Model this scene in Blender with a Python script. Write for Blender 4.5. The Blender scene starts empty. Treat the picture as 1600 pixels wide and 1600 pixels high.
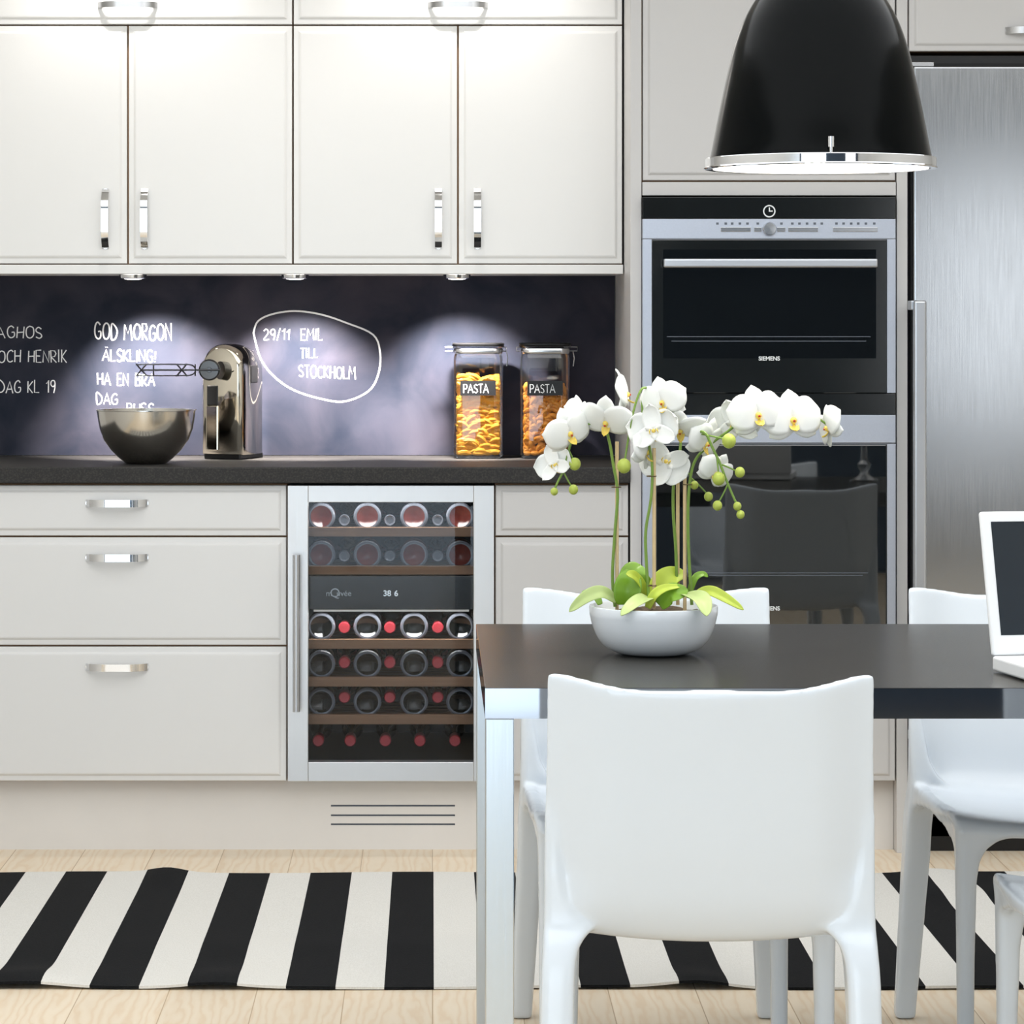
import bpy, math, random
from mathutils import Vector, Matrix
random.seed(7)
PI = math.pi
C = bpy.context.scene.collection
SC = bpy.context.scene

# ------------------------------------------------------------------ camera, world, large lights, exposure
F, CX, CY, H = 4800.0, 675.0, 494.0, 1.276        # focal length and principal point in the 1600 px frame, eye height
cam = bpy.data.cameras.new('camera')
cam.sensor_width = 36.0
cam.lens = F / 1600.0 * 36.0
cam.shift_x = (800 - CX) / 1600.0
cam.shift_y = -(800 - CY) / 1600.0
cam.clip_start = 0.05
cam_o = bpy.data.objects.new('camera', cam)
cam_o.location = (0, 0, H)
cam_o.rotation_euler = (PI / 2, 0, 0)
C.objects.link(cam_o)
SC.camera = cam_o

w = bpy.data.worlds.new('sky')
SC.world = w
w.use_nodes = True
w.node_tree.nodes['Background'].inputs[0].default_value = (0.75, 0.87, 1.0, 1)
w.node_tree.nodes['Background'].inputs[1].default_value = 1.0
SC.view_settings.view_transform = 'Standard'
SC.view_settings.look = 'None'
SC.view_settings.gamma = 1.0
SC.view_settings.use_curve_mapping = False
SC.view_settings.exposure = 0.0

def area(name, loc, rot, sx, sy, power, col):
    l = bpy.data.lights.new(name, 'AREA')
    l.shape = 'RECTANGLE'; l.size = sx; l.size_y = sy; l.energy = power; l.color = col
    o = bpy.data.objects.new(name, l); o.location = loc; o.rotation_euler = rot
    C.objects.link(o)
    return o
def spot(name, loc, target, power, col, angle, blend=0.6, radius=0.02):
    l = bpy.data.lights.new(name, 'SPOT')
    l.energy = power; l.color = col; l.spot_size = math.radians(angle); l.spot_blend = blend
    l.shadow_soft_size = radius
    o = bpy.data.objects.new(name, l); o.location = loc
    d = Vector(target) - Vector(loc)
    o.rotation_euler = d.to_track_quat('-Z', 'Y').to_euler()
    C.objects.link(o)
    return o
YB = -0.7                                             # wall behind the camera
DAY = (0.74, 0.87, 1.0)
area('daylight_french_window', (-0.80, YB + 0.02, 1.08), (PI / 2, 0, 0), 2.42, 2.1, 54, DAY)
area('daylight_window', (2.85, YB + 0.02, 1.36), (PI / 2, 0, 0), 1.1, 1.3, 6.2, (1.0, 0.99, 0.98))
area('ceiling_fill', (0.6, 4.45, 2.575), (0, 0, 0), 4.4, 3.9, 108, (0.93, 0.965, 1.0))  # added fill light under the closed ceiling, brightens the whole room

# ------------------------------------------------------------------ helpers
def lin(c):
    return tuple(((v / 255.0) / 12.92 if v <= 10 else (((v / 255.0) + 0.055) / 1.055) ** 2.4) for v in c) + (1,)
def PX(px, Y): return (px - CX) * Y / F
def PZ(py, Y): return H - (py - CY) * Y / F
def PT(px, py, Y): return Vector((PX(px, Y), Y, PZ(py, Y)))

def new_mat(name):
    m = bpy.data.materials.new(name); m.use_nodes = True
    return m, m.node_tree.nodes, m.node_tree.links, m.node_tree.nodes['Principled BSDF']
def mat(name, rgb, rough=0.5, metal=0.0, ior=1.45, coat=0.0, emit=None, es=0.0, bump=None, vary=None, sss=0.0):
    m, N, L, b = new_mat(name)
    b.inputs['Base Color'].default_value = lin(rgb)
    b.inputs['Roughness'].default_value = rough
    b.inputs['Metallic'].default_value = metal
    b.inputs['IOR'].default_value = ior
    b.inputs['Coat Weight'].default_value = coat
    if emit:
        b.inputs['Emission Color'].default_value = lin(emit); b.inputs['Emission Strength'].default_value = es
    tc = N.new('ShaderNodeTexCoord')
    sc = vary[1] if vary else (bump[1] if bump else 40)
    n = N.new('ShaderNodeTexNoise'); n.inputs['Scale'].default_value = sc if not isinstance(sc, tuple) else 1.0
    if isinstance(sc, tuple):
        mp = N.new('ShaderNodeMapping'); mp.inputs['Scale'].default_value = sc
        L.new(tc.outputs['Object'], mp.inputs[0]); L.new(mp.outputs[0], n.inputs['Vector'])
    else:
        L.new(tc.outputs['Object'], n.inputs['Vector'])
    n.inputs['Detail'].default_value = 4
    amt = vary[0] if vary else 0.02
    r = N.new('ShaderNodeMix'); r.data_type = 'RGBA'
    c = lin(rgb)
    r.inputs['A'].default_value = tuple(v * (1 - amt) for v in c[:3]) + (1,)
    r.inputs['B'].default_value = tuple(min(1, v * (1 + amt)) for v in c[:3]) + (1,)
    L.new(n.outputs['Fac'], r.inputs['Factor']); L.new(r.outputs['Result'], b.inputs['Base Color'])
    if bump:
        bp = N.new('ShaderNodeBump'); bp.inputs['Strength'].default_value = bump[0]
        bp.inputs['Distance'].default_value = bump[2] if len(bump) > 2 else 0.002
        L.new(n.outputs['Fac'], bp.inputs['Height']); L.new(bp.outputs[0], b.inputs['Normal'])
    return m
def brushed(name, rgb, rough, scale, bump=0.15, aniso=0.0):
    m, N, L, b = new_mat(name)
    b.inputs['Base Color'].default_value = lin(rgb); b.inputs['Metallic'].default_value = 1
    b.inputs['Roughness'].default_value = rough
    tc = N.new('ShaderNodeTexCoord'); mp = N.new('ShaderNodeMapping'); mp.inputs['Scale'].default_value = scale
    n = N.new('ShaderNodeTexNoise'); n.inputs['Scale'].default_value = 1; n.inputs['Detail'].default_value = 3
    L.new(tc.outputs['Object'], mp.inputs[0]); L.new(mp.outputs[0], n.inputs['Vector'])
    mr = N.new('ShaderNodeMapRange'); mr.inputs['To Min'].default_value = rough * 0.75; mr.inputs['To Max'].default_value = rough * 1.3
    L.new(n.outputs['Fac'], mr.inputs[0]); L.new(mr.outputs[0], b.inputs['Roughness'])
    bp = N.new('ShaderNodeBump'); bp.inputs['Strength'].default_value = bump; bp.inputs['Distance'].default_value = 0.0006
    L.new(n.outputs['Fac'], bp.inputs['Height']); L.new(bp.outputs[0], b.inputs['Normal'])
    return m
def thin_glass(name, tint, refl=0.10, rough=0.0, edge=0.75):
    m, N, L, b = new_mat(name)
    N.remove(b)
    out = N['Material Output']
    t = N.new('ShaderNodeBsdfTransparent'); t.inputs[0].default_value = lin(tint)
    g = N.new('ShaderNodeBsdfGlossy'); g.inputs['Roughness'].default_value = rough; g.inputs[0].default_value = (1, 1, 1, 1)
    lw = N.new('ShaderNodeLayerWeight'); lw.inputs[0].default_value = 0.25
    mr = N.new('ShaderNodeMapRange'); mr.inputs['To Min'].default_value = refl; mr.inputs['To Max'].default_value = edge
    L.new(lw.outputs['Fresnel'], mr.inputs[0])
    mx = N.new('ShaderNodeMixShader')
    L.new(mr.outputs[0], mx.inputs[0]); L.new(t.outputs[0], mx.inputs[1]); L.new(g.outputs[0], mx.inputs[2])
    L.new(mx.outputs[0], out.inputs[0])
    return m

ORG = {}
def props(o, label=None, cat=None, group=None, kind=None):
    if label: o['label'] = label
    if cat: o['category'] = cat
    if group: o['group'] = group
    if kind: o['kind'] = kind
    return o
def thing(name, label, cat, loc, group=None):
    o = bpy.data.objects.new(name, None); C.objects.link(o)
    o.empty_display_size = 0.05
    o.location = loc; ORG[o] = Vector(loc)
    return props(o, label, cat, group)

class MB:
    def __init__(s): s.v = []; s.f = []
    def add(s, vs, fs):
        n = len(s.v); s.v += [Vector(p) for p in vs]; s.f += [tuple(i + n for i in f) for f in fs]; return s
    def box(s, x0, x1, y0, y1, z0, z1):
        return s.add([(x0, y0, z0), (x1, y0, z0), (x1, y1, z0), (x0, y1, z0), (x0, y0, z1), (x1, y0, z1), (x1, y1, z1), (x0, y1, z1)],
                     [(0, 3, 2, 1), (4, 5, 6, 7), (0, 1, 5, 4), (1, 2, 6, 5), (2, 3, 7, 6), (3, 0, 4, 7)])
    def loft(s, rings, cap=True, closed=False):
        n = len(rings[0]); base = len(s.v)
        for r in rings: s.v += [Vector(p) for p in r]
        m = len(rings)
        for i in range(m if closed else m - 1):
            a = base + i * n; b = base + ((i + 1) % m) * n
            for j in range(n):
                k = (j + 1) % n
                s.f.append((a + j, a + k, b + k, b + j))
        if cap and not closed:
            s.f.append(tuple(base + j for j in reversed(range(n))))
            s.f.append(tuple(base + (m - 1) * n + j for j in range(n)))
        return s
    def tube(s, pts, r, n=8, cap=True, closed=False, squash=None):
        pts = [Vector(p) for p in pts]
        rs = r if isinstance(r, (list, tuple)) else [r] * len(pts)
        rings = []; up = None
        for i, p in enumerate(pts):
            if closed: d = pts[(i + 1) % len(pts)] - pts[i - 1]
            else: d = pts[min(i + 1, len(pts) - 1)] - pts[max(i - 1, 0)]
            if d.length < 1e-9: d = Vector((0, 0, 1))
            d.normalize()
            if up is None:
                up = Vector((0, 1, 0)) if abs(d.y) < 0.9 else Vector((1, 0, 0))
            u = (up - d * up.dot(d))
            if u.length < 1e-6: u = d.orthogonal()
            u.normalize(); v = d.cross(u); up = u
            ku = squash if squash else 1.0
            rings.append([p + (u * math.cos(2 * PI * k / n) * ku + v * math.sin(2 * PI * k / n)) * rs[i] for k in range(n)])
        return s.loft(rings, cap, closed)
    def cyl(s, p0, p1, r, n=20, r1=None):
        return s.tube([p0, p1], [r, r if r1 is None else r1], n)
    def lathe(s, prof, c, n=48, axis='Z', cap=True):
        c = Vector(c); rings = []
        for r, h in prof:
            ring = []
            for k in range(n):
                a = 2 * PI * k / n
                if axis == 'Z': ring.append(c + Vector((r * math.cos(a), r * math.sin(a), h)))
                elif axis == 'Y': ring.append(c + Vector((r * math.cos(a), h, -r * math.sin(a))))
                else: ring.append(c + Vector((h, r * math.cos(a), r * math.sin(a))))
            rings.append(ring)
        return s.loft(rings, cap)
    def ball(s, c, r, n=12, sc=(1, 1, 1)):
        c = Vector(c); rings = []
        m = max(5, n // 2 + 1)
        for i in range(m):
            t = PI * (i + 0.02) / (m - 1 + 0.04)
            rings.append([c + Vector((r * sc[0] * math.sin(t) * math.cos(2 * PI * k / n), r * sc[1] * math.sin(t) * math.sin(2 * PI * k / n), -r * sc[2] * math.cos(t))) for k in range(n)])
        return s.loft(rings, True)
    def grid(s, g):
        n = len(g[0]); base = len(s.v)
        for r in g: s.v += [Vector(p) for p in r]
        for i in range(len(g) - 1):
            for j in range(n - 1):
                a = base + i * n + j
                s.f.append((a, a + 1, a + n + 1, a + n))
        return s
    def panel(s, x0, x1, z0, z1, yf, t=0.02, ins=0.017):
        rings = []
        for i, y in ((0, yf + t), (0, yf + 0.0065), (0.0015, yf + 0.005), (ins - 0.005, yf + 0.0044), (ins - 0.004, yf + 0.0038), (ins, yf + 0.0006), (ins + 0.003, yf)):
            rings.append([(x0 + i, y, z0 + i), (x1 - i, y, z0 + i), (x1 - i, y, z1 - i), (x0 + i, y, z1 - i)])
        return s.loft(rings)
    def prism(s, poly, y0, y1):          # outline in XZ, extruded along Y
        return s.loft([[(x, y0, z) for x, z in poly], [(x, y1, z) for x, z in poly]])
    def build(s, name, m, parent=None, smooth=False, bevel=0, solid=0, sub=0, org=None, angle=38, seg=2):
        if parent is not None:
            o0 = ORG[parent]
        elif org is not None: o0 = Vector(org)
        else:
            xs = [v.x for v in s.v]; ys = [v.y for v in s.v]; zs = [v.z for v in s.v]
            o0 = Vector(((min(xs) + max(xs)) / 2, (min(ys) + max(ys)) / 2, min(zs)))
        me = bpy.data.meshes.new(name)
        me.from_pydata([tuple(v - o0) for v in s.v], [], s.f)
        me.update()
        import bmesh
        bm = bmesh.new(); bm.from_mesh(me); bmesh.ops.recalc_face_normals(bm, faces=bm.faces); bm.to_mesh(me); bm.free()
        if smooth:
            me.polygons.foreach_set('use_smooth', [True] * len(me.polygons))
            me.set_sharp_from_angle(angle=math.radians(angle))
        o = bpy.data.objects.new(name, me); C.objects.link(o)
        if m: me.materials.append(m)
        ORG[o] = o0
        if parent is not None: o.parent = parent
        else: o.location = o0
        if solid:
            md = o.modifiers.new('solid', 'SOLIDIFY'); md.thickness = solid; md.offset = 0
        if bevel:
            md = o.modifiers.new('bevel', 'BEVEL'); md.width = bevel; md.segments = seg; md.limit_method = 'ANGLE'; md.angle_limit = math.radians(40)
            md.harden_normals = False
        if sub:
            md = o.modifiers.new('sub', 'SUBSURF'); md.levels = sub; md.render_levels = sub
        return o
def B(x0, x1, y0, y1, z0, z1): return MB().box(x0, x1, y0, y1, z0, z1)
def copy_tree(o, parent=None, kids=None):
    c = o.copy(); C.objects.link(c); c.parent = parent; ORG[c] = ORG[o]
    for ch in [x for x in C.objects if x.parent == o]: copy_tree(ch, c)
    return c
def spline(pts, n=8):
    pts = [Vector(p) for p in pts]; out = []
    for i in range(len(pts) - 1):
        p0 = pts[max(i - 1, 0)]; p1 = pts[i]; p2 = pts[i + 1]; p3 = pts[min(i + 2, len(pts) - 1)]
        for k in range(n):
            t = k / n
            out.append(0.5 * ((2 * p1) + (p2 - p0) * t + (2 * p0 - 5 * p1 + 4 * p2 - p3) * t * t + (3 * p1 - p0 - 3 * p2 + p3) * t ** 3))
    out.append(pts[-1]); return out
def text_mesh(name, txt, size, loc, m, parent, align='CENTER', depth=0.0004, squeeze=1.0, bold=0.0):
    cu = bpy.data.curves.new(name, 'FONT'); cu.body = txt; cu.size = size; cu.align_x = align; cu.align_y = 'CENTER'; cu.extrude = depth
    cu.offset = bold
    t = bpy.data.objects.new(name + '_tmp', cu); C.objects.link(t)
    bpy.context.view_layer.update()
    me = bpy.data.meshes.new_from_object(t.evaluated_get(bpy.context.evaluated_depsgraph_get()))
    bpy.data.objects.remove(t)
    me.name = name; me.materials.clear(); me.materials.append(m)
    o0 = ORG[parent]
    R = Matrix.Translation(Vector(loc) - o0) @ Matrix.Rotation(PI / 2, 4, 'X') @ Matrix.Diagonal((squeeze, 1, 1, 1))
    me.transform(R)
    o = bpy.data.objects.new(name, me); C.objects.link(o); o.parent = parent; ORG[o] = o0
    return o

# ------------------------------------------------------------------ materials
M = {}
M['lacquer'] = mat('white_lacquer', (226, 225, 223), 0.32, vary=(0.015, 3))
M['lacquer_warm'] = mat('cream_lacquer', (238, 237, 234), 0.32, vary=(0.015, 3))
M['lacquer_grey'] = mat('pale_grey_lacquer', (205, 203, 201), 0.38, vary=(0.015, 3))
M['plinth'] = mat('plinth_laminate', (222, 218, 213), 0.45, vary=(0.05, 5))
M['carcass'] = mat('carcass_edge', (150, 115, 84), 0.7)
M['chrome'] = mat('chrome', (225, 226, 228), 0.05, 1.0)
M['chrome_soft'] = mat('satin_chrome', (205, 206, 208), 0.2, 1.0)
M['steel_h'] = brushed('brushed_steel_horizontal', (196, 199, 204), 0.33, (6, 6, 900))
M['steel_cooler'] = brushed('cooler_door_steel', (212, 213, 214), 0.4, (900, 6, 6), 0.08)
M['steel_fridge'] = brushed('fridge_steel', (186, 188, 190), 0.17, (500, 10, 9), 0.05)
M['steel_oven'] = mat('oven_steel', (188, 194, 206), 0.42, 0.85, vary=(0.06, 260))
M['alu'] = brushed('brushed_aluminium_leg', (196, 204, 210), 0.24, (300, 300, 6), 0.02)
M['edge'] = mat('table_edge_metal', (150, 153, 158), 0.07, 1.0)
M['oven_glass'] = mat('black_oven_glass', (9, 11, 11), 0.02, ior=1.8)
M['oven_glass2'] = mat('grey_oven_glass', (12, 14, 14), 0.02, ior=2.15)
M['oven_black'] = mat('black_oven_strip', (20, 23, 23), 0.12, ior=1.6)
M['black'] = mat('black_plastic', (12, 12, 13), 0.4)
M['rubber'] = mat('black_rubber_seal', (6, 6, 7), 0.6)
M['white_print'] = mat('white_print', (235, 238, 238), 0.5, emit=(235, 238, 238), es=0.0)
M['print_grey'] = mat('grey_print', (96, 102, 112), 0.5)
M['plastic'] = mat('white_gloss_plastic', (222, 230, 238), 0.2, ior=1.5, vary=(0.008, 4))
M['ceramic'] = mat('white_glazed_ceramic', (240, 245, 250), 0.1, ior=1.5)
M['enamel'] = mat('black_lamp_enamel', (4, 6, 7), 0.16, ior=1.16)
M['lamp_white'] = mat('white_lamp_inside', (240, 240, 236), 0.5)
M['bulb'] = mat('frosted_lit_bulb', (255, 250, 240), 0.5, emit=(255, 244, 226), es=2.5)
M['puck_lens'] = mat('lit_puck_lens', (255, 250, 245), 0.5, emit=(255, 250, 244), es=7)
M['glass_door'] = thin_glass('cooler_door_glass', (232, 234, 236), 0.002, edge=0.5)
M['jar_glass'] = thin_glass('clear_jar_glass', (240, 243, 245), 0.05)
M['crystal'] = thin_glass('cut_crystal', (235, 238, 240), 0.25)
M['cooler_in'] = mat('cooler_dark_liner', (26, 30, 36), 0.35)
M['shelf_wood'] = mat('beech_shelf_front', (152, 116, 88), 0.5, vary=(0.25, (6, 60, 240)))
M['wine_dark'] = mat('dark_green_bottle', (8, 12, 11), 0.06, ior=1.6)
M['wine_rose'] = mat('rose_wine_bottle', (112, 50, 42), 0.12, ior=1.5, vary=(0.5, 45))
M['rim_glint_and_lip'] = mat('rim_glint_and_lip_glass', (120, 124, 134), 0.12, ior=1.6)  # pale grey puts light caught on bottle edges into the colour; also neck lips
M['neck_clear'] = mat('clear_bottle_neck', (50, 56, 60), 0.15, ior=1.5)
M['capsule'] = mat('red_foil_capsule', (198, 62, 72), 0.35)
M['bowl_steel'] = mat('polished_bowl_steel', (206, 202, 194), 0.17, 1.0)
M['mixer_chrome'] = mat('mixer_chrome', (214, 206, 190), 0.06, 1.0)
M['pasta'] = mat('dry_pasta', (238, 164, 50), 0.5, vary=(0.3, 60))
M['pasta2'] = mat('dry_darker_pasta', (222, 144, 44), 0.5, vary=(0.35, 60))
M['chalk'] = mat('white_chalk', (236, 236, 236), 0.95, vary=(0.12, 300))
M['laptop'] = mat('white_laptop_plastic', (236, 237, 238), 0.3)
M['screen'] = mat('dark_laptop_screen', (34, 42, 50), 0.12, ior=1.5)
M['petal'] = None
M['stem'] = mat('green_orchid_stem', (116, 146, 62), 0.45, vary=(0.2, 60))
M['bud'] = mat('green_orchid_bud', (176, 190, 84), 0.45, vary=(0.18, 80))
M['stake'] = mat('bamboo_stake', (214, 188, 144), 0.6, vary=(0.12, 90))
M['tie'] = mat('brown_plant_tie', (92, 74, 48), 0.7)
M['leaf_dark'] = mat('green_leaf', (112, 152, 36), 0.35, vary=(0.25, 30))
M['leaf_lime'] = mat('lime_leaf', (176, 194, 62), 0.4, vary=(0.2, 30))
M['leaf_pale'] = mat('pale_green_leaf', (178, 196, 126), 0.42, vary=(0.15, 30))
M['soil'] = mat('bark_soil', (72, 58, 40), 0.9, bump=(0.8, 120, 0.004), vary=(0.5, 120))
M['wall'] = mat('white_wall_paint', (232, 231, 228), 0.8)
M['ceil'] = mat('white_ceiling_paint', (240, 240, 238), 0.85)
M['wall_dark'] = mat('slate_wall_paint', (68, 84, 104), 0.8)
M['frame'] = mat('window_frame_paint', (236, 238, 240), 0.5)
M['lip'] = mat('yellow_orchid_lip', (238, 204, 96), 0.5, vary=(0.3, 260))
M['throat'] = mat('red_orchid_throat', (176, 62, 30), 0.5)

def petal_mat():
    m, N, L, b = new_mat('white_orchid_petal')
    b.inputs['Base Color'].default_value = lin((250, 251, 248)); b.inputs['Roughness'].default_value = 0.5
    t = N.new('ShaderNodeBsdfTranslucent'); t.inputs[0].default_value = lin((240, 243, 230))
    mx = N.new('ShaderNodeMixShader'); mx.inputs[0].default_value = 0.15
    L.new(b.outputs[0], mx.inputs[1]); L.new(t.outputs[0], mx.inputs[2]); L.new(mx.outputs[0], N['Material Output'].inputs[0])
    tc = N.new('ShaderNodeTexCoord'); n = N.new('ShaderNodeTexNoise'); n.inputs['Scale'].default_value = 90
    bp = N.new('ShaderNodeBump'); bp.inputs['Strength'].default_value = 0.15; bp.inputs['Distance'].default_value = 0.002
    L.new(tc.outputs['Object'], n.inputs['Vector']); L.new(n.outputs[0], bp.inputs['Height']); L.new(bp.outputs[0], b.inputs['Normal'])
    return m
M['petal'] = petal_mat()

def board_mat():
    m, N, L, b = new_mat('chalkboard_paint')
    tc = N.new('ShaderNodeTexCoord')
    n1 = N.new('ShaderNodeTexNoise'); n1.inputs['Scale'].default_value = 5.5; n1.inputs['Detail'].default_value = 7; n1.inputs['Distortion'].default_value = 0.5
    n2 = N.new('ShaderNodeTexNoise'); n2.inputs['Scale'].default_value = 2.2; n2.inputs['Detail'].default_value = 3
    L.new(tc.outputs['Object'], n1.inputs['Vector']); L.new(tc.outputs['Object'], n2.inputs['Vector'])
    cr = N.new('ShaderNodeValToRGB')
    cr.color_ramp.elements[0].position = 0.35; cr.color_ramp.elements[0].color = lin((31, 36, 47))
    cr.color_ramp.elements[1].position = 0.8; cr.color_ramp.elements[1].color = lin((68, 66, 73))
    L.new(n1.outputs['Fac'], cr.inputs[0])
    cr2 = N.new('ShaderNodeValToRGB')
    cr2.color_ramp.elements[0].position = 0.4; cr2.color_ramp.elements[0].color = (0.85, 0.9, 1, 1)
    cr2.color_ramp.elements[1].position = 0.65; cr2.color_ramp.elements[1].color = (1.15, 1.03, 1.08, 1)
    L.new(n2.outputs['Fac'], cr2.inputs[0])
    mx = N.new('ShaderNodeMix'); mx.data_type = 'RGBA'; mx.blend_type = 'MULTIPLY'; mx.inputs['Factor'].default_value = 1
    L.new(cr.outputs[0], mx.inputs['A']); L.new(cr2.outputs[0], mx.inputs['B']); L.new(mx.outputs['Result'], b.inputs['Base Color'])
    b.inputs['Roughness'].default_value = 0.7; b.inputs['Specular IOR Level'].default_value = 0.15
    return m
M['board'] = board_mat()

def speckle_mat(name, base, dots, rough):
    m, N, L, b = new_mat(name)
    tc = N.new('ShaderNodeTexCoord'); n = N.new('ShaderNodeTexNoise'); n.inputs['Scale'].default_value = 240; n.inputs['Detail'].default_value = 3
    L.new(tc.outputs['Object'], n.inputs['Vector'])
    cr = N.new('ShaderNodeValToRGB')
    cr.color_ramp.elements[0].position = 0.45; cr.color_ramp.elements[0].color = lin(base)
    cr.color_ramp.elements[1].position = 0.75; cr.color_ramp.elements[1].color = lin(dots)
    L.new(n.outputs['Fac'], cr.inputs[0]); L.new(cr.outputs[0], b.inputs['Base Color'])
    b.inputs['Roughness'].default_value = rough
    return m
M['worktop'] = speckle_mat('dark_stone_laminate', (22, 21, 20), (56, 52, 48), 0.6)
M['tabletop'] = mat('dark_grey_tabletop', (50, 48, 44), 0.24, ior=1.2, vary=(0.1, (3, 26, 3)))

def floor_mat():
    m, N, L, b = new_mat('pale_pine_planks')
    tc = N.new('ShaderNodeTexCoord'); sp = N.new('ShaderNodeSeparateXYZ'); L.new(tc.outputs['Object'], sp.inputs[0])
    def math_(op, a, bb=None, v=None):
        n = N.new('ShaderNodeMath'); n.operation = op; L.new(a, n.inputs[0])
        if bb is not None: L.new(bb, n.inputs[1])
        if v is not None: n.inputs[1].default_value = v
        return n.outputs[0]
    xs = math_('DIVIDE', sp.outputs['X'], v=0.166)
    idx = math_('FLOOR', xs); fr = math_('FRACT', xs)
    wn = N.new('ShaderNodeTexWhiteNoise'); wn.noise_dimensions = '1D'; L.new(idx, wn.inputs['W'])
    off = math_('MULTIPLY', wn.outputs['Value'], v=37.0)
    yo = math_('ADD', sp.outputs['Y'], off)
    cb = N.new('ShaderNodeCombineXYZ'); L.new(sp.outputs['X'], cb.inputs[0]); L.new(yo, cb.inputs[1]); L.new(off, cb.inputs[2])
    mp = N.new('ShaderNodeMapping'); mp.inputs['Scale'].default_value = (1.0, 0.16, 1.0); L.new(cb.outputs[0], mp.inputs[0])
    wv = N.new('ShaderNodeTexWave'); wv.wave_type = 'BANDS'; wv.bands_direction = 'X'
    wv.inputs['Scale'].default_value = 15; wv.inputs['Distortion'].default_value = 14; wv.inputs['Detail'].default_value = 3; wv.inputs['Detail Scale'].default_value = 1.2
    L.new(mp.outputs[0], wv.inputs['Vector'])
    cr = N.new('ShaderNodeValToRGB')
    cr.color_ramp.elements[0].position = 0.0; cr.color_ramp.elements[0].color = lin((236, 220, 196))
    cr.color_ramp.elements[1].position = 1.0; cr.color_ramp.elements[1].color = lin((229, 207, 178))
    e = cr.color_ramp.elements.new(0.7); e.color = lin((233, 215, 189))
    L.new(wv.outputs['Fac'], cr.inputs[0])
    hv = N.new('ShaderNodeMapRange'); hv.inputs['To Min'].default_value = 0.9; hv.inputs['To Max'].default_value = 1.06
    L.new(wn.outputs['Value'], hv.inputs[0])
    mx = N.new('ShaderNodeMix'); mx.data_type = 'RGBA'; mx.blend_type = 'MULTIPLY'; mx.inputs['Factor'].default_value = 1
    L.new(cr.outputs[0], mx.inputs['A']); L.new(hv.outputs[0], mx.inputs['B'])
    # seams between boards
    s1 = math_('LESS_THAN', fr, v=0.012)
    mx2 = N.new('ShaderNodeMix'); mx2.data_type = 'RGBA'; L.new(s1, mx2.inputs['Factor'])
    L.new(mx.outputs['Result'], mx2.inputs['A']); mx2.inputs['B'].default_value = lin((184, 158, 124))
    L.new(mx2.outputs['Result'], b.inputs['Base Color'])
    b.inputs['Roughness'].default_value = 0.45
    return m
M['floor'] = floor_mat()

def rug_mat(phase, period):
    m, N, L, b = new_mat('striped_woven_rug')
    tc = N.new('ShaderNodeTexCoord'); sp = N.new('ShaderNodeSeparateXYZ'); L.new(tc.outputs['Object'], sp.inputs[0])
    a = N.new('ShaderNodeMath'); a.operation = 'SUBTRACT'; a.inputs[1].default_value = phase; L.new(sp.outputs['X'], a.inputs[0])
    d = N.new('ShaderNodeMath'); d.operation = 'DIVIDE'; d.inputs[1].default_value = period; L.new(a.outputs[0], d.inputs[0])
    f = N.new('ShaderNodeMath'); f.operation = 'FRACT'; L.new(d.outputs[0], f.inputs[0])
    g = N.new('ShaderNodeMath'); g.operation = 'LESS_THAN'; g.inputs[1].default_value = 0.505; L.new(f.outputs[0], g.inputs[0])
    n = N.new('ShaderNodeTexNoise'); n.inputs['Scale'].default_value = 1.0; n.inputs['Detail'].default_value = 2
    mp = N.new('ShaderNodeMapping'); mp.inputs['Scale'].default_value = (420, 140, 100); L.new(tc.outputs['Object'], mp.inputs[0]); L.new(mp.outputs[0], n.inputs['Vector'])
    def two(c0, c1):
        x = N.new('ShaderNodeMix'); x.data_type = 'RGBA'; x.inputs['A'].default_value = lin(c0); x.inputs['B'].default_value = lin(c1)
        L.new(n.outputs['Fac'], x.inputs['Factor']); return x.outputs['Result']
    wcol = two((206, 203, 196), (232, 230, 225)); bcol = two((10, 11, 13), (30, 31, 33))
    mx = N.new('ShaderNodeMix'); mx.data_type = 'RGBA'; L.new(g.outputs[0], mx.inputs['Factor']); L.new(wcol, mx.inputs['A']); L.new(bcol, mx.inputs['B'])
    L.new(mx.outputs['Result'], b.inputs['Base Color']); b.inputs['Roughness'].default_value = 0.95
    b.inputs['Specular IOR Level'].default_value = 0.15
    bp = N.new('ShaderNodeBump'); bp.inputs['Strength'].default_value = 0.3; bp.inputs['Distance'].default_value = 0.002
    L.new(n.outputs['Fac'], bp.inputs['Height']); L.new(bp.outputs[0], b.inputs['Normal'])
    return m

# ------------------------------------------------------------------ setting
YF, YW, YU = 7.30, 7.90, 7.53                     # base fronts, wall, wall-cabinet fronts
XL, XR, ZC = -2.2, 3.7, 2.6
def struct(mb, name, m, **k): return props(mb.build(name, m, **k), kind='structure')
struct(B(XL, XR, YB, YW, -0.06, 0.0), 'floor', M['floor'], org=(0, 0, 0))
struct(B(XL, XR, YB, YW, ZC, ZC + 0.06), 'ceiling', M['ceil'])
struct(B(XL, XR, YW, YW + 0.08, 0, ZC), 'wall_back', M['wall'])
struct(B(XL - 0.08, XL, YB, YW, 0, ZC), 'wall_left', M['wall'])
struct(B(XR, XR + 0.08, YB, YW, 0, ZC), 'wall_right', M['wall'])
wf = MB()
for b_ in ((XL, -2.03, 0, ZC), (-2.03, 0.42, 2.2, ZC), (0.42, 2.28, 0, ZC), (2.28, 3.42, 0, 0.68), (2.28, 3.42, 2.03, ZC), (3.42, XR, 0, ZC)):
    wf.box(b_[0], b_[1], YB - 0.1, YB, b_[2], b_[3])
struct(wf, 'wall_front', M['wall_dark'])
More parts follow.
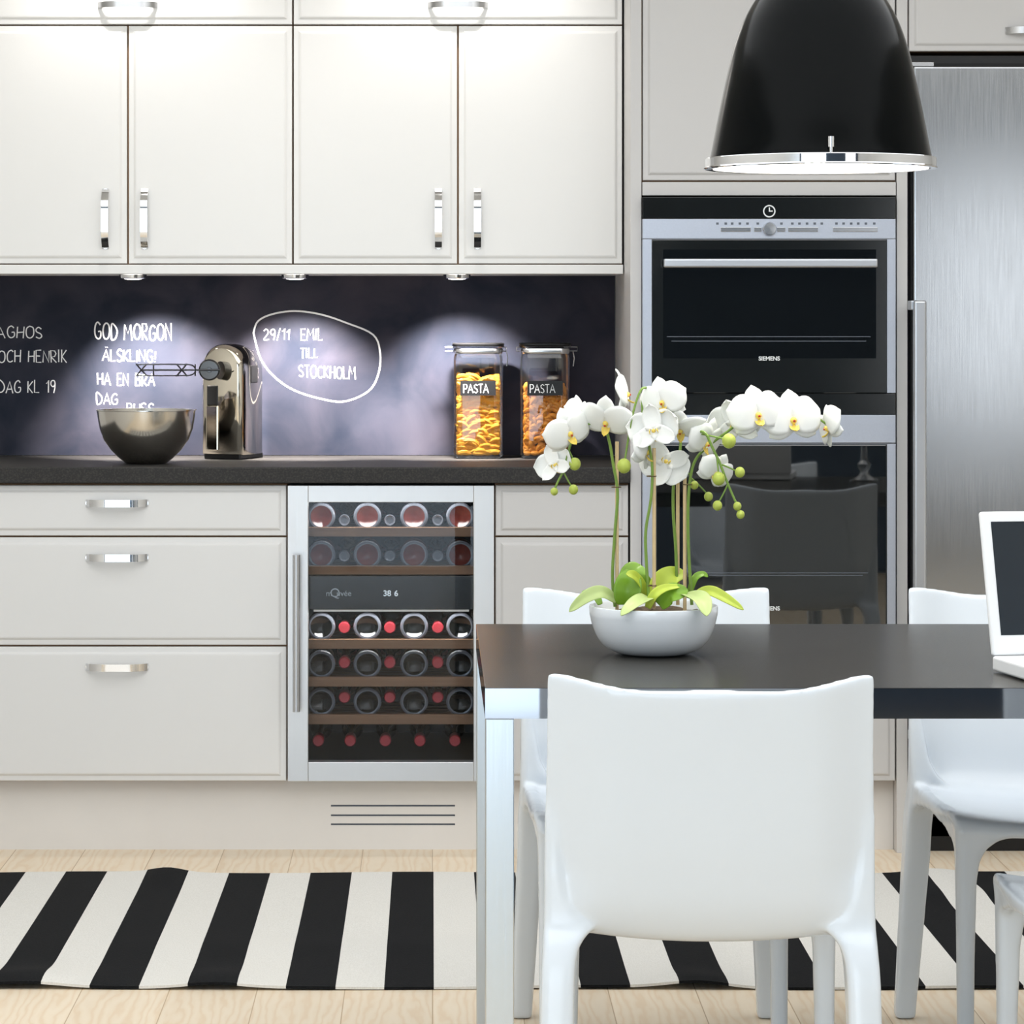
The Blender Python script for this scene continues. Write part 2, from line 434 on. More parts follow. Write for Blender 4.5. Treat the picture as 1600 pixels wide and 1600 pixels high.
for nm, x0, x1, z0, z1, k in (('window_1', -2.03, 0.42, 0.0, 2.2, 3), ('window_2', 2.28, 3.42, 0.68, 2.03, 1)):
    fr = MB()
    for i in range(k + 1):
        xx = x0 + (x1 - x0 - 0.05) * i / k
        fr.box(xx, xx + 0.05, YB - 0.09, YB - 0.03, z0, z1)
    fr.box(x0, x1, YB - 0.09, YB - 0.03, z0, z0 + 0.05); fr.box(x0, x1, YB - 0.09, YB - 0.03, z1 - 0.05, z1)
    wo = struct(fr, nm, M['frame'], org=((x0 + x1) / 2, YB - 0.06, z0))
    B(x0 + 0.02, x1 - 0.02, YB - 0.065, YB - 0.059, z0 + 0.02, z1 - 0.02).build('pane', M['jar_glass'], wo)

# ------------------------------------------------------------------ handles
def bow_h(xc, z, yf, wid, strip=0.017, out=0.026, rise=0.0):
    """horizontal bow handle: a flat metal strip bent out from the front"""
    pts = []
    for i in range(25):
        t = i / 24
        x = xc - wid / 2 + wid * t
        e = min(t, 1 - t) * 2
        k = 1 - (1 - min(1, e * 1.5)) ** 2.4
        pts.append((x, yf - out * k, z + rise * k))
    rings = []
    for i, p in enumerate(pts):
        a = Vector(pts[max(i - 1, 0)]); c = Vector(pts[min(i + 1, 24)]); d = (c - a).normalized()
        nrm = Vector((d.y, -d.x, 0)).normalized() * 0.0016
        p = Vector(p); hz = Vector((0, 0, strip / 2))
        rings.append([p - nrm - hz, p + nrm - hz, p + nrm + hz, p - nrm + hz])
    mb = MB().loft(rings)
    for sx in (-1, 1):
        mb.cyl((xc + sx * (wid / 2 - 0.006), yf - 0.003, z), (xc + sx * (wid / 2 - 0.006), yf + 0.004, z), strip * 0.42, 12)
    return mb
def bow_v(x, zc, yf, ht, strip=0.017, out=0.026):
    mb = bow_h(0, 0, yf, ht, strip, out)
    mb.v = [Vector((x + v.z, v.y, zc + v.x)) for v in mb.v]
    return mb

# ------------------------------------------------------------------ base units
G = 0.0022
WZ = PZ(730, 7.28)                                   # worktop surface
XA, XB, XCc, XD = -1.1445, PX(448.5, YF), PX(773, YF), PX(985, YF)
zTop = PZ(757, YF); zA = PZ(838.5, YF); zB = PZ(1009.5, YF); zBot = PZ(1222, YF)
def base_carcass(mb, x0, x1): return mb.box(x0 + 0.001, x1 - 0.001, YF + 0.022, YW - 0.005, zBot + 0.001, zTop + 0.001)
t = thing('drawer_cabinet', 'wide white base cabinet of three drawers with bow handles, left of the wine cooler', 'cabinet', ((XA + XB) / 2, YF + 0.3, zBot))
base_carcass(MB(), XA, XB).build('carcass', M['carcass'], t)
for z1, z0 in ((zTop, zA), (zA, zB), (zB, zBot)):
    d = MB().panel(XA + G, XB - G, z0 + G, z1 - G, YF).build('drawer', M['lacquer'], t, bevel=0)
    hz = {zTop: 786, zA: 871, zB: 1042}[z1]
    bow_h(PX(183, YF), PZ(hz, YF), YF, 0.147).build('handle', M['chrome'], d, smooth=True)
t = thing('base_cabinet', 'narrow white base cabinet with plain drawer and door between wine cooler and oven tower', 'cabinet', ((XCc + XD) / 2, YF + 0.3, zBot))
base_carcass(MB(), XCc, XD - 0.003).build('carcass', M['carcass'], t)
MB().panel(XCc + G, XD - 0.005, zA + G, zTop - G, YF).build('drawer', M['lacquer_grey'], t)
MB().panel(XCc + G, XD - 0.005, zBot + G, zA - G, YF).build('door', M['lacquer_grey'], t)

zP = zBot - 0.002
t = thing('plinth', 'pale plinth board under the base cabinets with three vent slots', 'plinth', ((XA + XD) / 2, YF + 0.06, 0))
pm = MB(); YP = YF + 0.05
vz = [PZ(v, YP) for v in (1259, 1274, 1288)]; vx0, vx1 = PX(517, YP), PX(711, YP)
zs = [0.0] + sorted(sum([[z - 0.0022, z + 0.0022] for z in vz], [])) + [zP]
pm.box(XA, vx0, YP, YP + 0.018, 0, zP); pm.box(vx1, XD - 0.001, YP, YP + 0.018, 0, zP)
for i in range(0, len(zs), 2): pm.box(vx0, vx1, YP, YP + 0.018, zs[i], zs[i + 1])
pm.build('board', M['plinth'], t)
for z in vz: B(vx0 - 0.0005, vx1 + 0.0005, YP + 0.004, YP + 0.017, z - 0.0024, z + 0.0024).build('vent_slot', M['print_grey'], t)

props(B(XA, XD - 0.001, 7.28, YW - 0.001, zTop + 0.004, WZ).build('worktop', M['worktop'], bevel=0.003),
      'long dark speckled worktop carrying the mixing bowl, mixer and pasta jars', 'worktop')

# ------------------------------------------------------------------ chalkboard with handwriting
UZ0 = PZ(428, YU)                                    # underside of the light rail
t = thing('chalkboard', 'dark chalkboard panel behind the worktop covered with white chalk handwriting', 'chalkboard', ((XA + XD) / 2, YW - 0.005, WZ + 0.001))
B(XA, XD - 0.002, YW - 0.012, YW - 0.001, WZ + 0.001, UZ0 + 0.035).build('panel', M['board'], t)
FONT = {
 'A': (.70, [[(0, 0), (.33, 1), (.68, 0)], [(.14, .36), (.56, .36)]]),
 'B': (.58, [[(.04, 0), (.04, 1), (.42, .92), (.45, .7), (.36, .56), (.05, .52), (.46, .44), (.54, .22), (.44, .03), (.04, 0)]]),
 'C': (.58, [[(.54, .85), (.36, 1), (.12, .85), (.02, .5), (.1, .14), (.34, 0), (.54, .14)]]),
 'D': (.62, [[(.04, 0), (.04, 1), (.36, .9), (.58, .6), (.54, .28), (.34, .04), (.04, 0)]]),
 'E': (.52, [[(.5, 1), (.04, .98), (.04, 0), (.5, .02)], [(.04, .52), (.42, .52)]]),
 'G': (.66, [[(.56, .84), (.36, 1), (.12, .84), (.02, .5), (.1, .14), (.34, 0), (.58, .12), (.6, .44), (.36, .44)]]),
 'H': (.62, [[(.04, 0), (.04, 1)], [(.56, 0), (.56, 1)], [(.04, .5), (.56, .52)]]),
 'I': (.16, [[(.06, 0), (.06, 1)]]),
 'K': (.56, [[(.04, 0), (.04, 1)], [(.5, 1), (.06, .48), (.52, 0)]]),
 'L': (.50, [[(.04, 1), (.04, .02), (.48, .04)]]),
 'M': (.80, [[(.02, 0), (.1, 1), (.38, .4), (.66, 1), (.76, 0)]]),
 'N': (.64, [[(.04, 0), (.04, 1), (.56, 0), (.58, 1)]]),
 'O': (.70, [[(.34, 1), (.1, .84), (.02, .5), (.1, .14), (.34, 0), (.58, .16), (.66, .5), (.58, .86), (.34, 1)]]),
 'P': (.54, [[(.04, 0), (.04, 1), (.4, .96), (.52, .74), (.4, .5), (.04, .46)]]),
 'R': (.58, [[(.04, 0), (.04, 1), (.4, .96), (.5, .74), (.38, .52), (.04, .48), (.54, 0)]]),
 'S': (.54, [[(.5, .86), (.28, 1), (.06, .84), (.1, .6), (.42, .42), (.5, .18), (.3, 0), (.02, .12)]]),
 'T': (.56, [[(0, .98), (.56, 1)], [(.28, 1), (.28, 0)]]),
 'U': (.60, [[(.04, 1), (.04, .22), (.2, 0), (.44, .02), (.56, .24), (.56, 1)]]),
 '1': (.34, [[(0, .72), (.24, 1), (.24, 0)]]),
 '2': (.52, [[(.02, .8), (.22, 1), (.46, .84), (.42, .54), (.02, .02), (.52, .04)]]),
 '9': (.52, [[(.48, .72), (.28, .5), (.06, .66), (.12, .94), (.36, 1), (.48, .8), (.46, .4), (.34, 0)]]),
 '/': (.40, [[(.02, -.05), (.36, 1.05)]]),
 '!': (.18, [[(.08, 1), (.07, .3)], [(.07, .08), (.07, .02)]]),
 ' ': (.42, []),
}
FONT['Ä'] = (.70, FONT['A'][1] + [[(.24, 1.18), (.27, 1.22)], [(.42, 1.18), (.45, 1.22)]])
def chalk(txt, px0, px1, pyb, pyt, tilt=0.0, r=0.0017):
    rnd = random.Random(txt)
    Y = YW - 0.0125
    tot = sum(FONT[c][0] + 0.12 for c in txt) - 0.12
    kx = (px1 - px0) / tot; hgt = pyb - pyt
    mb = MB(); x = px0
    for c in txt:
        wd, strokes = FONT[c]
        dy = rnd.uniform(-.04, .04) * hgt; sh = rnd.uniform(-.05, .05); hs = rnd.uniform(.93, 1.06)
        for s_ in strokes:
            p2 = [(a + rnd.uniform(-.02, .02), b_ + rnd.uniform(-.02, .02)) for a, b_ in s_]
            pts = [PT(x + (a + sh * b_) * kx, pyb - b_ * hgt * hs + dy + tilt * (x - px0 + a * kx), Y) for a, b_ in p2]
            if len(pts) > 3 and c in 'CGOSDU29': pts = spline(pts, 4)
            mb.tube(pts, r, 6, squash=0.35)
        x += (wd + 0.12) * kx
    return mb.build('chalk_writing', M['chalk'], t, smooth=True)
chalk('AGHOS', -5, 66, 528, 510)
chalk('OCH HENRIK', -3, 105, 566, 547)
chalk('DAG KL 19', -2, 87, 614, 595)
chalk('GOD MORGON', 148, 269, 530, 505, 0.015, 0.0022)
chalk('ÄLSKLING!', 160, 244, 564, 546, 0.02, 0.0021)
chalk('HA EN BRA', 152, 242, 601, 582, 0.03, 0.0021)
chalk('DAG', 151, 184, 631, 613, 0.03)
chalk('PUSS', 198, 240, 645, 629, 0.05)
chalk('29/11', 412, 453, 531, 514)
chalk('EMIL', 470, 504, 532, 514)
chalk('TILL', 469, 497, 559, 544)
chalk('STOCKHOLM', 467, 556, 589, 570, 0.04)
ring = [(396, 520), (403, 502), (425, 491), (460, 486), (500, 491), (540, 504), (583, 523), (594, 552), (591, 585), (576, 611), (540, 627), (505, 624), (460, 610), (428, 588), (407, 560), (396, 520)]
MB().tube(spline([PT(a, b_, YW - 0.0125) for a, b_ in ring], 5), 0.0026, 6, squash=0.35).build('chalk_ring', M['chalk'], t, smooth=True)

# ------------------------------------------------------------------ wall cabinets
xm = PX(457.5, YU); xr = XD - 0.003; xl = xm - (xr - xm)
uz0 = PZ(413, YU); uz1 = PZ(39, YU); uz2 = uz1 + 0.36
hv = ((165, 226), (685, 746))
names = (('white wall cabinet with two doors above the mixing bowl and mixer', 'white lift-up cabinet with bow handle, at the top left corner'),
         ('white wall cabinet with two doors above the pasta jars', 'white lift-up cabinet with bow handle, at the top beside the oven tower'))
for i, (x0, x1) in enumerate(((xl, xm), (xm, xr))):
    xc = (x0 + x1) / 2
    t = thing('wall_cabinet', names[i][0], 'cabinet', (xc, YU + 0.18, uz0))
    B(x0 + 0.001, x1 - 0.001, YU + 0.022, YW - 0.001, uz0, uz1 - 0.001).build('carcass', M['carcass'], t)
    for j, (a, b_) in enumerate(((x0, xc), (xc, x1))):
        d = MB().panel(a + G, b_ - G, uz0 + G, uz1 - G, YU).build('door', M['lacquer_warm'], t)
        bow_v(PX(hv[i][j], YU), PZ(342, YU), YU, 0.146).build('handle', M['chrome'], d, smooth=True)
    t = thing('lift_up_cabinet', names[i][1], 'cabinet', (xc, YU + 0.18, uz1))
    B(x0 + 0.001, x1 - 0.001, YU + 0.022, YW - 0.001, uz1 + 0.001, uz2).build('carcass', M['carcass'], t)
    d = MB().panel(x0 + G, x1 - G, uz1 + G, uz2 - G, YU).build('flap_door', M['lacquer_warm'], t)
    bow_h(xc, PZ(8, YU), YU, 0.144, 0.014).build('handle', M['chrome_soft'], d, smooth=True)
props(B(xl, xr, YU - 0.002, YW - 0.013, UZ0, uz0 - 0.001).build('light_rail', M['lacquer_warm'], bevel=0.0015),
      'cream board running under the wall cabinets, holding the round spotlights', 'rail')
for i, px in enumerate((208, 461, 714)):
    Yp = 7.63
    X_ = PX(px, Yp)
    t = thing('puck_light', ('small round under-cabinet spotlight above the mixing bowl', 'small round under-cabinet spotlight above the chalk ring', 'small round under-cabinet spotlight above the pasta jars')[i],
              'light', (X_, Yp, UZ0 - 0.011), 'spotlights under the wall cabinets')
    MB().lathe([(0.030, 0), (0.033, 0.002), (0.034, 0.0105), (0.024, 0.0108), (0.024, 0.001)], (X_, Yp, UZ0 - 0.011), 32).build('housing', M['chrome'], t, smooth=True)
    MB().lathe([(0.0005, -0.002), (0.015, -0.0018), (0.022, 0.0), (0.022, 0.002)], (X_, Yp, UZ0 - 0.011), 24).build('lens', M['puck_lens'], t, smooth=True)
    spot('puck_lamp', (X_, Yp, UZ0 - 0.017), (X_ + (0.05, 0.01, 0.01)[i], YW - 0.012, UZ0 - 0.42), 160, (1.0, 0.93, 0.88), 84, 0.8, 0.02)
for i, x in enumerate(((xl + xm) / 2, (xm + xr) / 2)):
    Yp, Zp = 7.33, 2.36
    t = thing('cornice_light', ('small arm light above the lift-up cabinet at left', 'small arm light above the lift-up cabinet beside the oven tower')[i], 'light', (x, YU + 0.05, uz2))
    MB().tube(spline([(x, YU + 0.08, uz2), (x, YU + 0.07, Zp + 0.05), (x, YU - 0.05, Zp + 0.075), (x, Yp, Zp + 0.05)], 8), 0.006, 10).build('arm', M['chrome'], t, smooth=True)
    MB().lathe([(0.012, 0.055), (0.03, 0.04), (0.038, 0.004), (0.036, 0.003), (0.02, 0.03)], (x, Yp, Zp), 28).build('lamp_head', M['chrome'], t, smooth=True)
    spot('cornice_lamp', (x, Yp, Zp - 0.002), (x, YU + 0.06, 1.7), 12, (1.0, 0.955, 0.91), 120, 0.9, 0.014)

# ------------------------------------------------------------------ oven tower
XT0, XT1, XT2, XT3 = PX(985, YF), PX(1003, YF), PX(1400.5, YF), PX(1418, YF)
t = thing('oven_tower_cabinet', 'tall pale grey oven tower cabinet with door above and drawer below the ovens', 'cabinet', ((XT0 + XT3) / 2, YF + 0.3, 0))
ztop = 2.3
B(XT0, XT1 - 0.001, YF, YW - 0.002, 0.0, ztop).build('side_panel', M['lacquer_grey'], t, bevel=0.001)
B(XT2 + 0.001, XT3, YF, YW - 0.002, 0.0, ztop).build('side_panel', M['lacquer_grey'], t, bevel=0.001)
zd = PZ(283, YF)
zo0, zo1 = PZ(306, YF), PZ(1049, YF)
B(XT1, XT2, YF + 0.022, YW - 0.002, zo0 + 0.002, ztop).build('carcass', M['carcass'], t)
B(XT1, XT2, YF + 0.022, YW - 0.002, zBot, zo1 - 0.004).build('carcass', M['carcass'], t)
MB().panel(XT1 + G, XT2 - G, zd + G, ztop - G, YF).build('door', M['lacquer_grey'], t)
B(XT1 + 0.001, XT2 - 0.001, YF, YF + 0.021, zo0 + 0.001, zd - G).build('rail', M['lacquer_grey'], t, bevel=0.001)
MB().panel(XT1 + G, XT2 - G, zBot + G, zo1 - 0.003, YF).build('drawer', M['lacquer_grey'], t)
B(XT1, XT2, YP, YP + 0.018, 0, zP).build('plinth_board', M['plinth'], t)

def frame_ring(mb, X0, X1, Z0, Z1, x0, x1, z0, z1, y0, y1):
    mb.box(X0, x0, y0, y1, Z0, Z1); mb.box(x1, X1, y0, y1, Z0, Z1); mb.box(x0, x1, y0, y1, Z0, z0); mb.box(x0, x1, y0, y1, z1, Z1); return mb
# compact oven
YO = YF - 0.018
ox0, ox1 = PX(1004, YO), PX(1399.5, YO)
t = thing('compact_oven', 'compact black oven with steel frame and bar handle, upper of the two built-in ovens', 'oven', ((ox0 + ox1) / 2, YF + 0.2, PZ(648, YO)))
B(ox0 + 0.004, ox1 - 0.004, YF + 0.02, YW - 0.1, PZ(647, YO), PZ(309, YO)).build('body', M['black'], t)
cp = B(ox0, ox1, YO, YF + 0.02, PZ(341.5, YO), PZ(308, YO)).build('display_strip', M['oven_black'], t, bevel=0.001)
cc = PT(1202, 330, YO - 0.0006)
MB().loft([[cc + Vector((r * math.cos(2 * PI * k / 32), 0, r * math.sin(2 * PI * k / 32))) for k in range(32)] for r in (0.0148, 0.0118)], cap=False) \
    .add([cc + Vector(p) for p in ((-.0012, 0, .009), (-.0012, 0, -.0012), (.0082, 0, -.0012), (.0082, 0, .0016), (.0016, 0, .0016), (.0016, 0, .009))], [(0, 1, 2, 3, 4, 5)]) \
    .build('clock_symbol', M['white_print'], cp, solid=0.0006)
pn = B(ox0, ox1, YO, YF + 0.02, PZ(373, YO), PZ(342, YO)).build('control_panel', M['steel_oven'], t, bevel=0.001)
for a, b_ in ((1126, 1173), (1178, 1190), (1214, 1227), (1231, 1278), (1301, 1371)):
    B(PX(a, YO), PX(b_, YO), YO - 0.003, YO + 0.004, PZ(362, YO), PZ(355, YO)).build('button_bar', M['chrome_soft'], pn, bevel=0.0008)
kc = PT(1202, 357.5, YO)
MB().lathe([(0.0165, 0), (0.0165, -0.006), (0.014, -0.012), (0.001, -0.0125)], kc, 32, 'Y').build('knob', M['chrome_soft'], pn, smooth=True)
for a in (1121, 1134, 1144, 1156, 1168, 1184, 1221, 1238, 1249, 1261, 1273, 1284, 1307, 1318, 1330, 1341, 1353, 1366):
    B(PX(a - 2, YO), PX(a + 2, YO), YO - 0.0004, YO + 0.001, PZ(351, YO), PZ(347.5, YO)).build('printed_symbol', M['print_grey'], pn)
dz0, dz1 = PZ(614, YO), PZ(373.5, YO)
gx0, gx1 = PX(1018.5, YO), PX(1386, YO)
frame_ring(MB(), ox0, ox1, dz0, dz1, gx0, gx1, dz0, dz1 - 0.001, YO, YF + 0.02).build('door_frame', M['steel_oven'], t, bevel=0.0008)
g = B(gx0 + 0.0005, gx1 - 0.0005, YO - 0.001, YF + 0.01, dz0 - 0.001, dz1 - 0.001).build('door_glass', M['oven_glass'], t, bevel=0.0025)
inn = MB()
frame_ring(inn, gx0 + 0.0015, gx1 - 0.0015, dz0 + 0.001, dz1 - 0.003, PX(1036, YO), PX(1369, YO), PZ(560, YO), PZ(390, YO), YO - 0.0014, YO)
inn.build('printed_border', M['oven_black'], g)
rk = MB()
for py in (526, 533):
    rk.box(PX(1042 + (py - 526), YO), PX(1360 - (py - 526), YO), YO - 0.0015, YO, PZ(py, YO) - 0.0008, PZ(py, YO) + 0.0008)
rk.build('rack_line', M['print_grey'], g)
text_mesh('brand_lettering', 'SIEMENS', 0.0135, PT(1202, 560.5, YO - 0.002), M['white_print'], g, bold=0.0004)
hb = MB(); hy = YO - 0.04
hx0, hx1 = PX(1037, hy), PX(1371, hy)
hzc = PZ(411, hy)
hb.box(hx0, hx1, hy - 0.008, hy + 0.006, hzc - 0.0105, hzc + 0.0105)
hb.build('handle', M['steel_h'], g, bevel=0.004, seg=3)
for xx in (hx0 + 0.03, hx1 - 0.03): B(xx - 0.008, xx + 0.008, hy + 0.004, YO, hzc - 0.007, hzc + 0.007).build('handle_post', M['steel_h'], g, bevel=0.001)
B(ox0, ox1, YO + 0.002, YF + 0.02, PZ(648, YO), dz0 - 0.0015).build('bottom_strip', M['oven_black'], t, bevel=0.001)
# lower oven
t = thing('oven', 'large black glass oven with steel sides below the compact oven', 'oven', ((ox0 + ox1) / 2, YF + 0.2, PZ(1045, YO)))
B(ox0 + 0.004, ox1 - 0.004, YF + 0.02, YW - 0.1, PZ(1045, YO), PZ(650, YO)).build('body', M['black'], t)
B(ox0, ox1, YO, YF + 0.02, PZ(692, YO), PZ(648.5, YO)).build('control_panel', M['steel_oven'], t, bevel=0.001)
lz0, lz1 = PZ(1044, YO), PZ(693.5, YO)
lx0 = PX(1024, YO)
frame_ring(MB(), ox0, ox1, lz0, lz1, lx0, gx1, lz0 + 0.002, lz1 - 0.001, YO, YF + 0.02).build('door_frame', M['steel_oven'], t, bevel=0.0008)
g = B(lx0 + 0.0005, gx1 - 0.0005, YO - 0.001, YF + 0.01, lz0 + 0.003, lz1 - 0.002).build('door_glass', M['oven_glass2'], t, bevel=0.0025)
rk = MB()
for py in (895, 899): rk.box(PX(1100 + (py - 895) * 2, YO), PX(1356 - (py - 895) * 2, YO), YO - 0.0015, YO, PZ(py, YO) - 0.0008, PZ(py, YO) + 0.0008)
rk.build('rack_line', M['print_grey'], g)
text_mesh('brand_lettering', 'SIEMENS', 0.0135, PT(1202, 951, YO - 0.002), M['white_print'], g, bold=0.0004)

# ------------------------------------------------------------------ fridge and the cabinet over it
XF0 = XT3 + 0.001; XF1 = PX(1428, YF - 0.02); XF2 = XF1 + 0.6
ft, fb = PZ(105, YF), 0.035
t = thing('cabinet_over_fridge', 'pale grey cabinet with a steel handle above the steel fridge', 'cabinet', ((XF0 + XF2) / 2, YF + 0.3, PZ(80, YF)))
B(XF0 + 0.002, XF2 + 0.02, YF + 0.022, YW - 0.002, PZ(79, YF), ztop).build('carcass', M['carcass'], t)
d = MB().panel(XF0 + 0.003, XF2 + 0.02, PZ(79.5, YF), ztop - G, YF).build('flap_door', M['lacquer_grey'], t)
bow_h(PX(1618, YF), PZ(48, YF), YF, 0.142, 0.016).build('handle', M['chrome_soft'], d, smooth=True)
t = thing('fridge', 'tall brushed steel fridge with long bar handle beside the oven tower', 'fridge', ((XF1 + XF2) / 2, YF + 0.3, 0))
B(XF0 + 0.006, XF2 + 0.01, YF + 0.03, YW - 0.02, fb, ft + 0.03).build('body', M['black'], t)
B(XF1, XF2, YF - 0.02, YF + 0.012, fb + 0.06, ft).build('door', M['steel_fridge'], t, bevel=0.004, seg=3)
B(XF0 + 0.008, XF2, YF + 0.012, YF + 0.03, fb + 0.05, ft + 0.01).build('door_seal', M['rubber'], t)
B(XF1 + 0.01, XF2 - 0.01, YF + 0.03, YF + 0.06, 0, fb + 0.05).build('kick_plate', M['black'], t)
B(XF1 - 0.002, XF1 + 0.05, YF - 0.005, YF + 0.03, ft + 0.002, ft + 0.012).build('hinge', M['chrome_soft'], t, bevel=0.001)
hY = YF - 0.075
h = MB()
hz1, hz0 = PZ(469, hY), PZ(1160, hY)
h.box(PX(1427, hY), PX(1447, hY), hY - 0.012, hY + 0.012, hz0, hz1)
ho = h.build('handle', M['steel_h'], t, bevel=0.006, seg=3)
for z in (hz1 - 0.012, hz0 + 0.012): B(PX(1424, hY), PX(1447, hY), hY + 0.008, YF - 0.018, z - 0.011, z + 0.011).build('bracket', M['steel_h'], ho, bevel=0.002)

# ------------------------------------------------------------------ wine cooler
wx0, wx1 = XB + 0.0015, XCc - 0.0015
YC = YF - 0.004
t = thing('wine_cooler', 'built-in steel framed wine cooler with glass door and five wooden shelves', 'wine cooler', ((wx0 + wx1) / 2, YF + 0.3, zBot))
gx0, gx1, gz0, gz1 = PX(481.5, YC), PX(740, YC), PZ(1191, YC), PZ(785, YC)
cab = MB()
cab.box(wx0 + 0.003, gx0 - 0.008, YF + 0.045, YW - 0.04, zBot + 0.004, zTop - 0.004); cab.box(gx1 + 0.008, wx1 - 0.003, YF + 0.045, YW - 0.04, zBot + 0.004, zTop - 0.004)
cab.box(gx0 - 0.008, gx1 + 0.008, YF + 0.045, YW - 0.04, zBot + 0.004, gz0 - 0.003); cab.box(gx0 - 0.008, gx1 + 0.008, YF + 0.045, YW - 0.04, gz1 + 0.008, zTop - 0.004)
cab.box(gx0 - 0.008, gx1 + 0.008, YW - 0.06, YW - 0.04, gz0 - 0.003, gz1 + 0.008)
cab.build('housing', M['cooler_in'], t)
dr = frame_ring(MB(), wx0, wx1, zBot + 0.002, zTop - 0.002, gx0, gx1, gz0, gz1, YC, YC + 0.04).build('door_frame', M['steel_cooler'], t, bevel=0.0012)
B(gx0 + 0.0005, gx1 - 0.0005, YC + 0.006, YC + 0.012, gz0 + 0.0005, gz1 - 0.0005).build('door_glass', M['glass_door'], dr)
hY = YC - 0.035; hx = PX(463, hY); za, zb = PZ(867, hY), PZ(1112, hY)
ho = MB().tube([(hx, hY, zb), (hx, hY, za)], 0.0088, 20).build('handle', M['steel_h'], dr, smooth=True)
for z in (za - 0.025, zb + 0.025): MB().cyl((hx, hY, z), (hx, YC + 0.002, z), 0.005, 12).build('handle_post', M['chrome_soft'], dr, smooth=True)
SY = YF + 0.075
for a, b_ in ((824, 838.5), (884, 898), (999, 1014), (1058, 1073), (1116.5, 1132)):
    s = B(gx0 - 0.006, gx1 + 0.006, SY, SY + 0.018, PZ(b_, SY), PZ(a, SY)).build('shelf', M['shelf_wood'], t, bevel=0.0015)
    sl = MB()
    for k in range(7):
        yy = SY + 0.03 + k * 0.055
        sl.box(gx0 - 0.006, gx1 + 0.006, yy, yy + 0.022, PZ(b_, SY) + 0.001, PZ(b_, SY) + 0.006)
    sl.build('slat', M['shelf_wood'], s)
M['led_strip'] = mat('lit_led_strip', (250, 250, 245), 0.5, emit=(255, 250, 240), es=0.35)
for zt in (gz1 + 0.004, PZ(953, SY)):
    B(gx0 + 0.01, gx1 - 0.01, SY + 0.0, SY + 0.012, zt - 0.004, zt).build('led_strip', M['led_strip'], t)
    area('cooler_lamp', ((gx0 + gx1) / 2, SY + 0.006, zt - 0.006), (math.radians(-12), 0, 0), gx1 - gx0 - 0.04, 0.01, 0.45, (1.0, 0.97, 0.93))
cb = B(gx0 - 0.004, gx1 + 0.004, SY - 0.01, SY + 0.1, PZ(952, SY), PZ(899.5, SY)).build('control_panel', M['oven_black'], t, bevel=0.002)
M['logo'] = mat('glowing_logo_print', (176, 182, 186), 0.5, emit=(176, 182, 186), es=0.25)  # lettering given a faint glow of its own, no lamp behind it
text_mesh('logo_lettering', 'm', 0.019, PT(514, 927.5, SY - 0.0112), M['logo'], cb)
text_mesh('logo_lettering', 'Q', 0.030, PT(523.5, 927, SY - 0.0112), M['logo'], cb)
text_mesh('logo_lettering', 'uvée', 0.019, PT(537.5, 927.5, SY - 0.0112), M['logo'], cb)
M['led'] = mat('white_led_digits', (230, 236, 240), 0.5, emit=(225, 235, 240), es=0.55)
text_mesh('display_digits', '38', 0.019, PT(605, 927.5, SY - 0.0112), M['led'], cb, bold=0.0004)
text_mesh('display_digits', '6', 0.019, PT(619, 927.5, SY - 0.0112), M['led'], cb, bold=0.0004)
# wine bottles, every one its own thing: base-out ones and neck-out ones in turn
BR = 0.0335
def bottle(kind):
    """lying along +Y, front end at the origin"""
    name = 'wine_bottle'
    r = thing(name, 'wine bottle', 'bottle', (0, 0, 0), 'wine bottles lying in the cooler')
    if kind in ('rose_base', 'dark_base'):
        body = M['wine_rose'] if kind == 'rose_base' else M['wine_dark']
        MB().lathe([(0.001, 0.016), (0.012, 0.012), (0.022, 0.004), (0.0255, 0.001), (0.0255, 0.004), (0.030, 0.004), (BR, 0.009), (BR, 0.118), (0.028, 0.15), (0.014, 0.185), (0.0135, 0.285), (0.001, 0.285)], (0, 0, 0), 32, 'Y').build('body', body, r, smooth=True)
        MB().lathe([(0.0258, 0.006), (0.0262, 0.0006), (0.0295, 0.0), (0.0335, 0.004), (BR + 0.0006, 0.010), (BR - 0.001, 0.011)], (0, 0, 0), 32, 'Y', cap=False).build('rim_glint', M['rim_glint_and_lip'], r, smooth=True)  # pale ring painted as the glint along the base edge
        MB().lathe([(0.0142, 0.225), (0.0145, 0.288), (0.001, 0.288)], (0, 0, 0), 20, 'Y').build('capsule', M['capsule'], r, smooth=True)
    else:
        body = M['neck_clear'] if kind == 'clear_neck' else M['wine_dark']
        capm = M['rim_glint_and_lip'] if kind == 'clear_neck' else M['capsule']
        MB().lathe([(0.0125, 0.05), (0.0128, 0.165), (0.022, 0.205), (0.0265, 0.23), (0.0265, 0.325), (0.02, 0.33), (0.001, 0.325)], (0, 0, 0), 32, 'Y').build('body', body, r, smooth=True)
        if kind == 'clear_neck':
            MB().lathe([(0.0085, 0.002), (0.0125, 0.0), (0.0137, 0.004), (0.0137, 0.012), (0.0125, 0.016), (0.0125, 0.06)], (0, 0, 0), 24, 'Y', cap=False).build('lip', capm, r, smooth=True)
            MB().lathe([(0.001, 0.003), (0.0088, 0.003), (0.0088, 0.02)], (0, 0, 0), 20, 'Y').build('stopper', M['print_grey'], r, smooth=True)
        else:
            MB().lathe([(0.001, 0.0005), (0.0115, 0.0), (0.0138, 0.003), (0.0142, 0.012), (0.0132, 0.015), (0.0132, 0.06)], (0, 0, 0), 24, 'Y').build('capsule', capm, r, smooth=True)
    return r
protos = {}
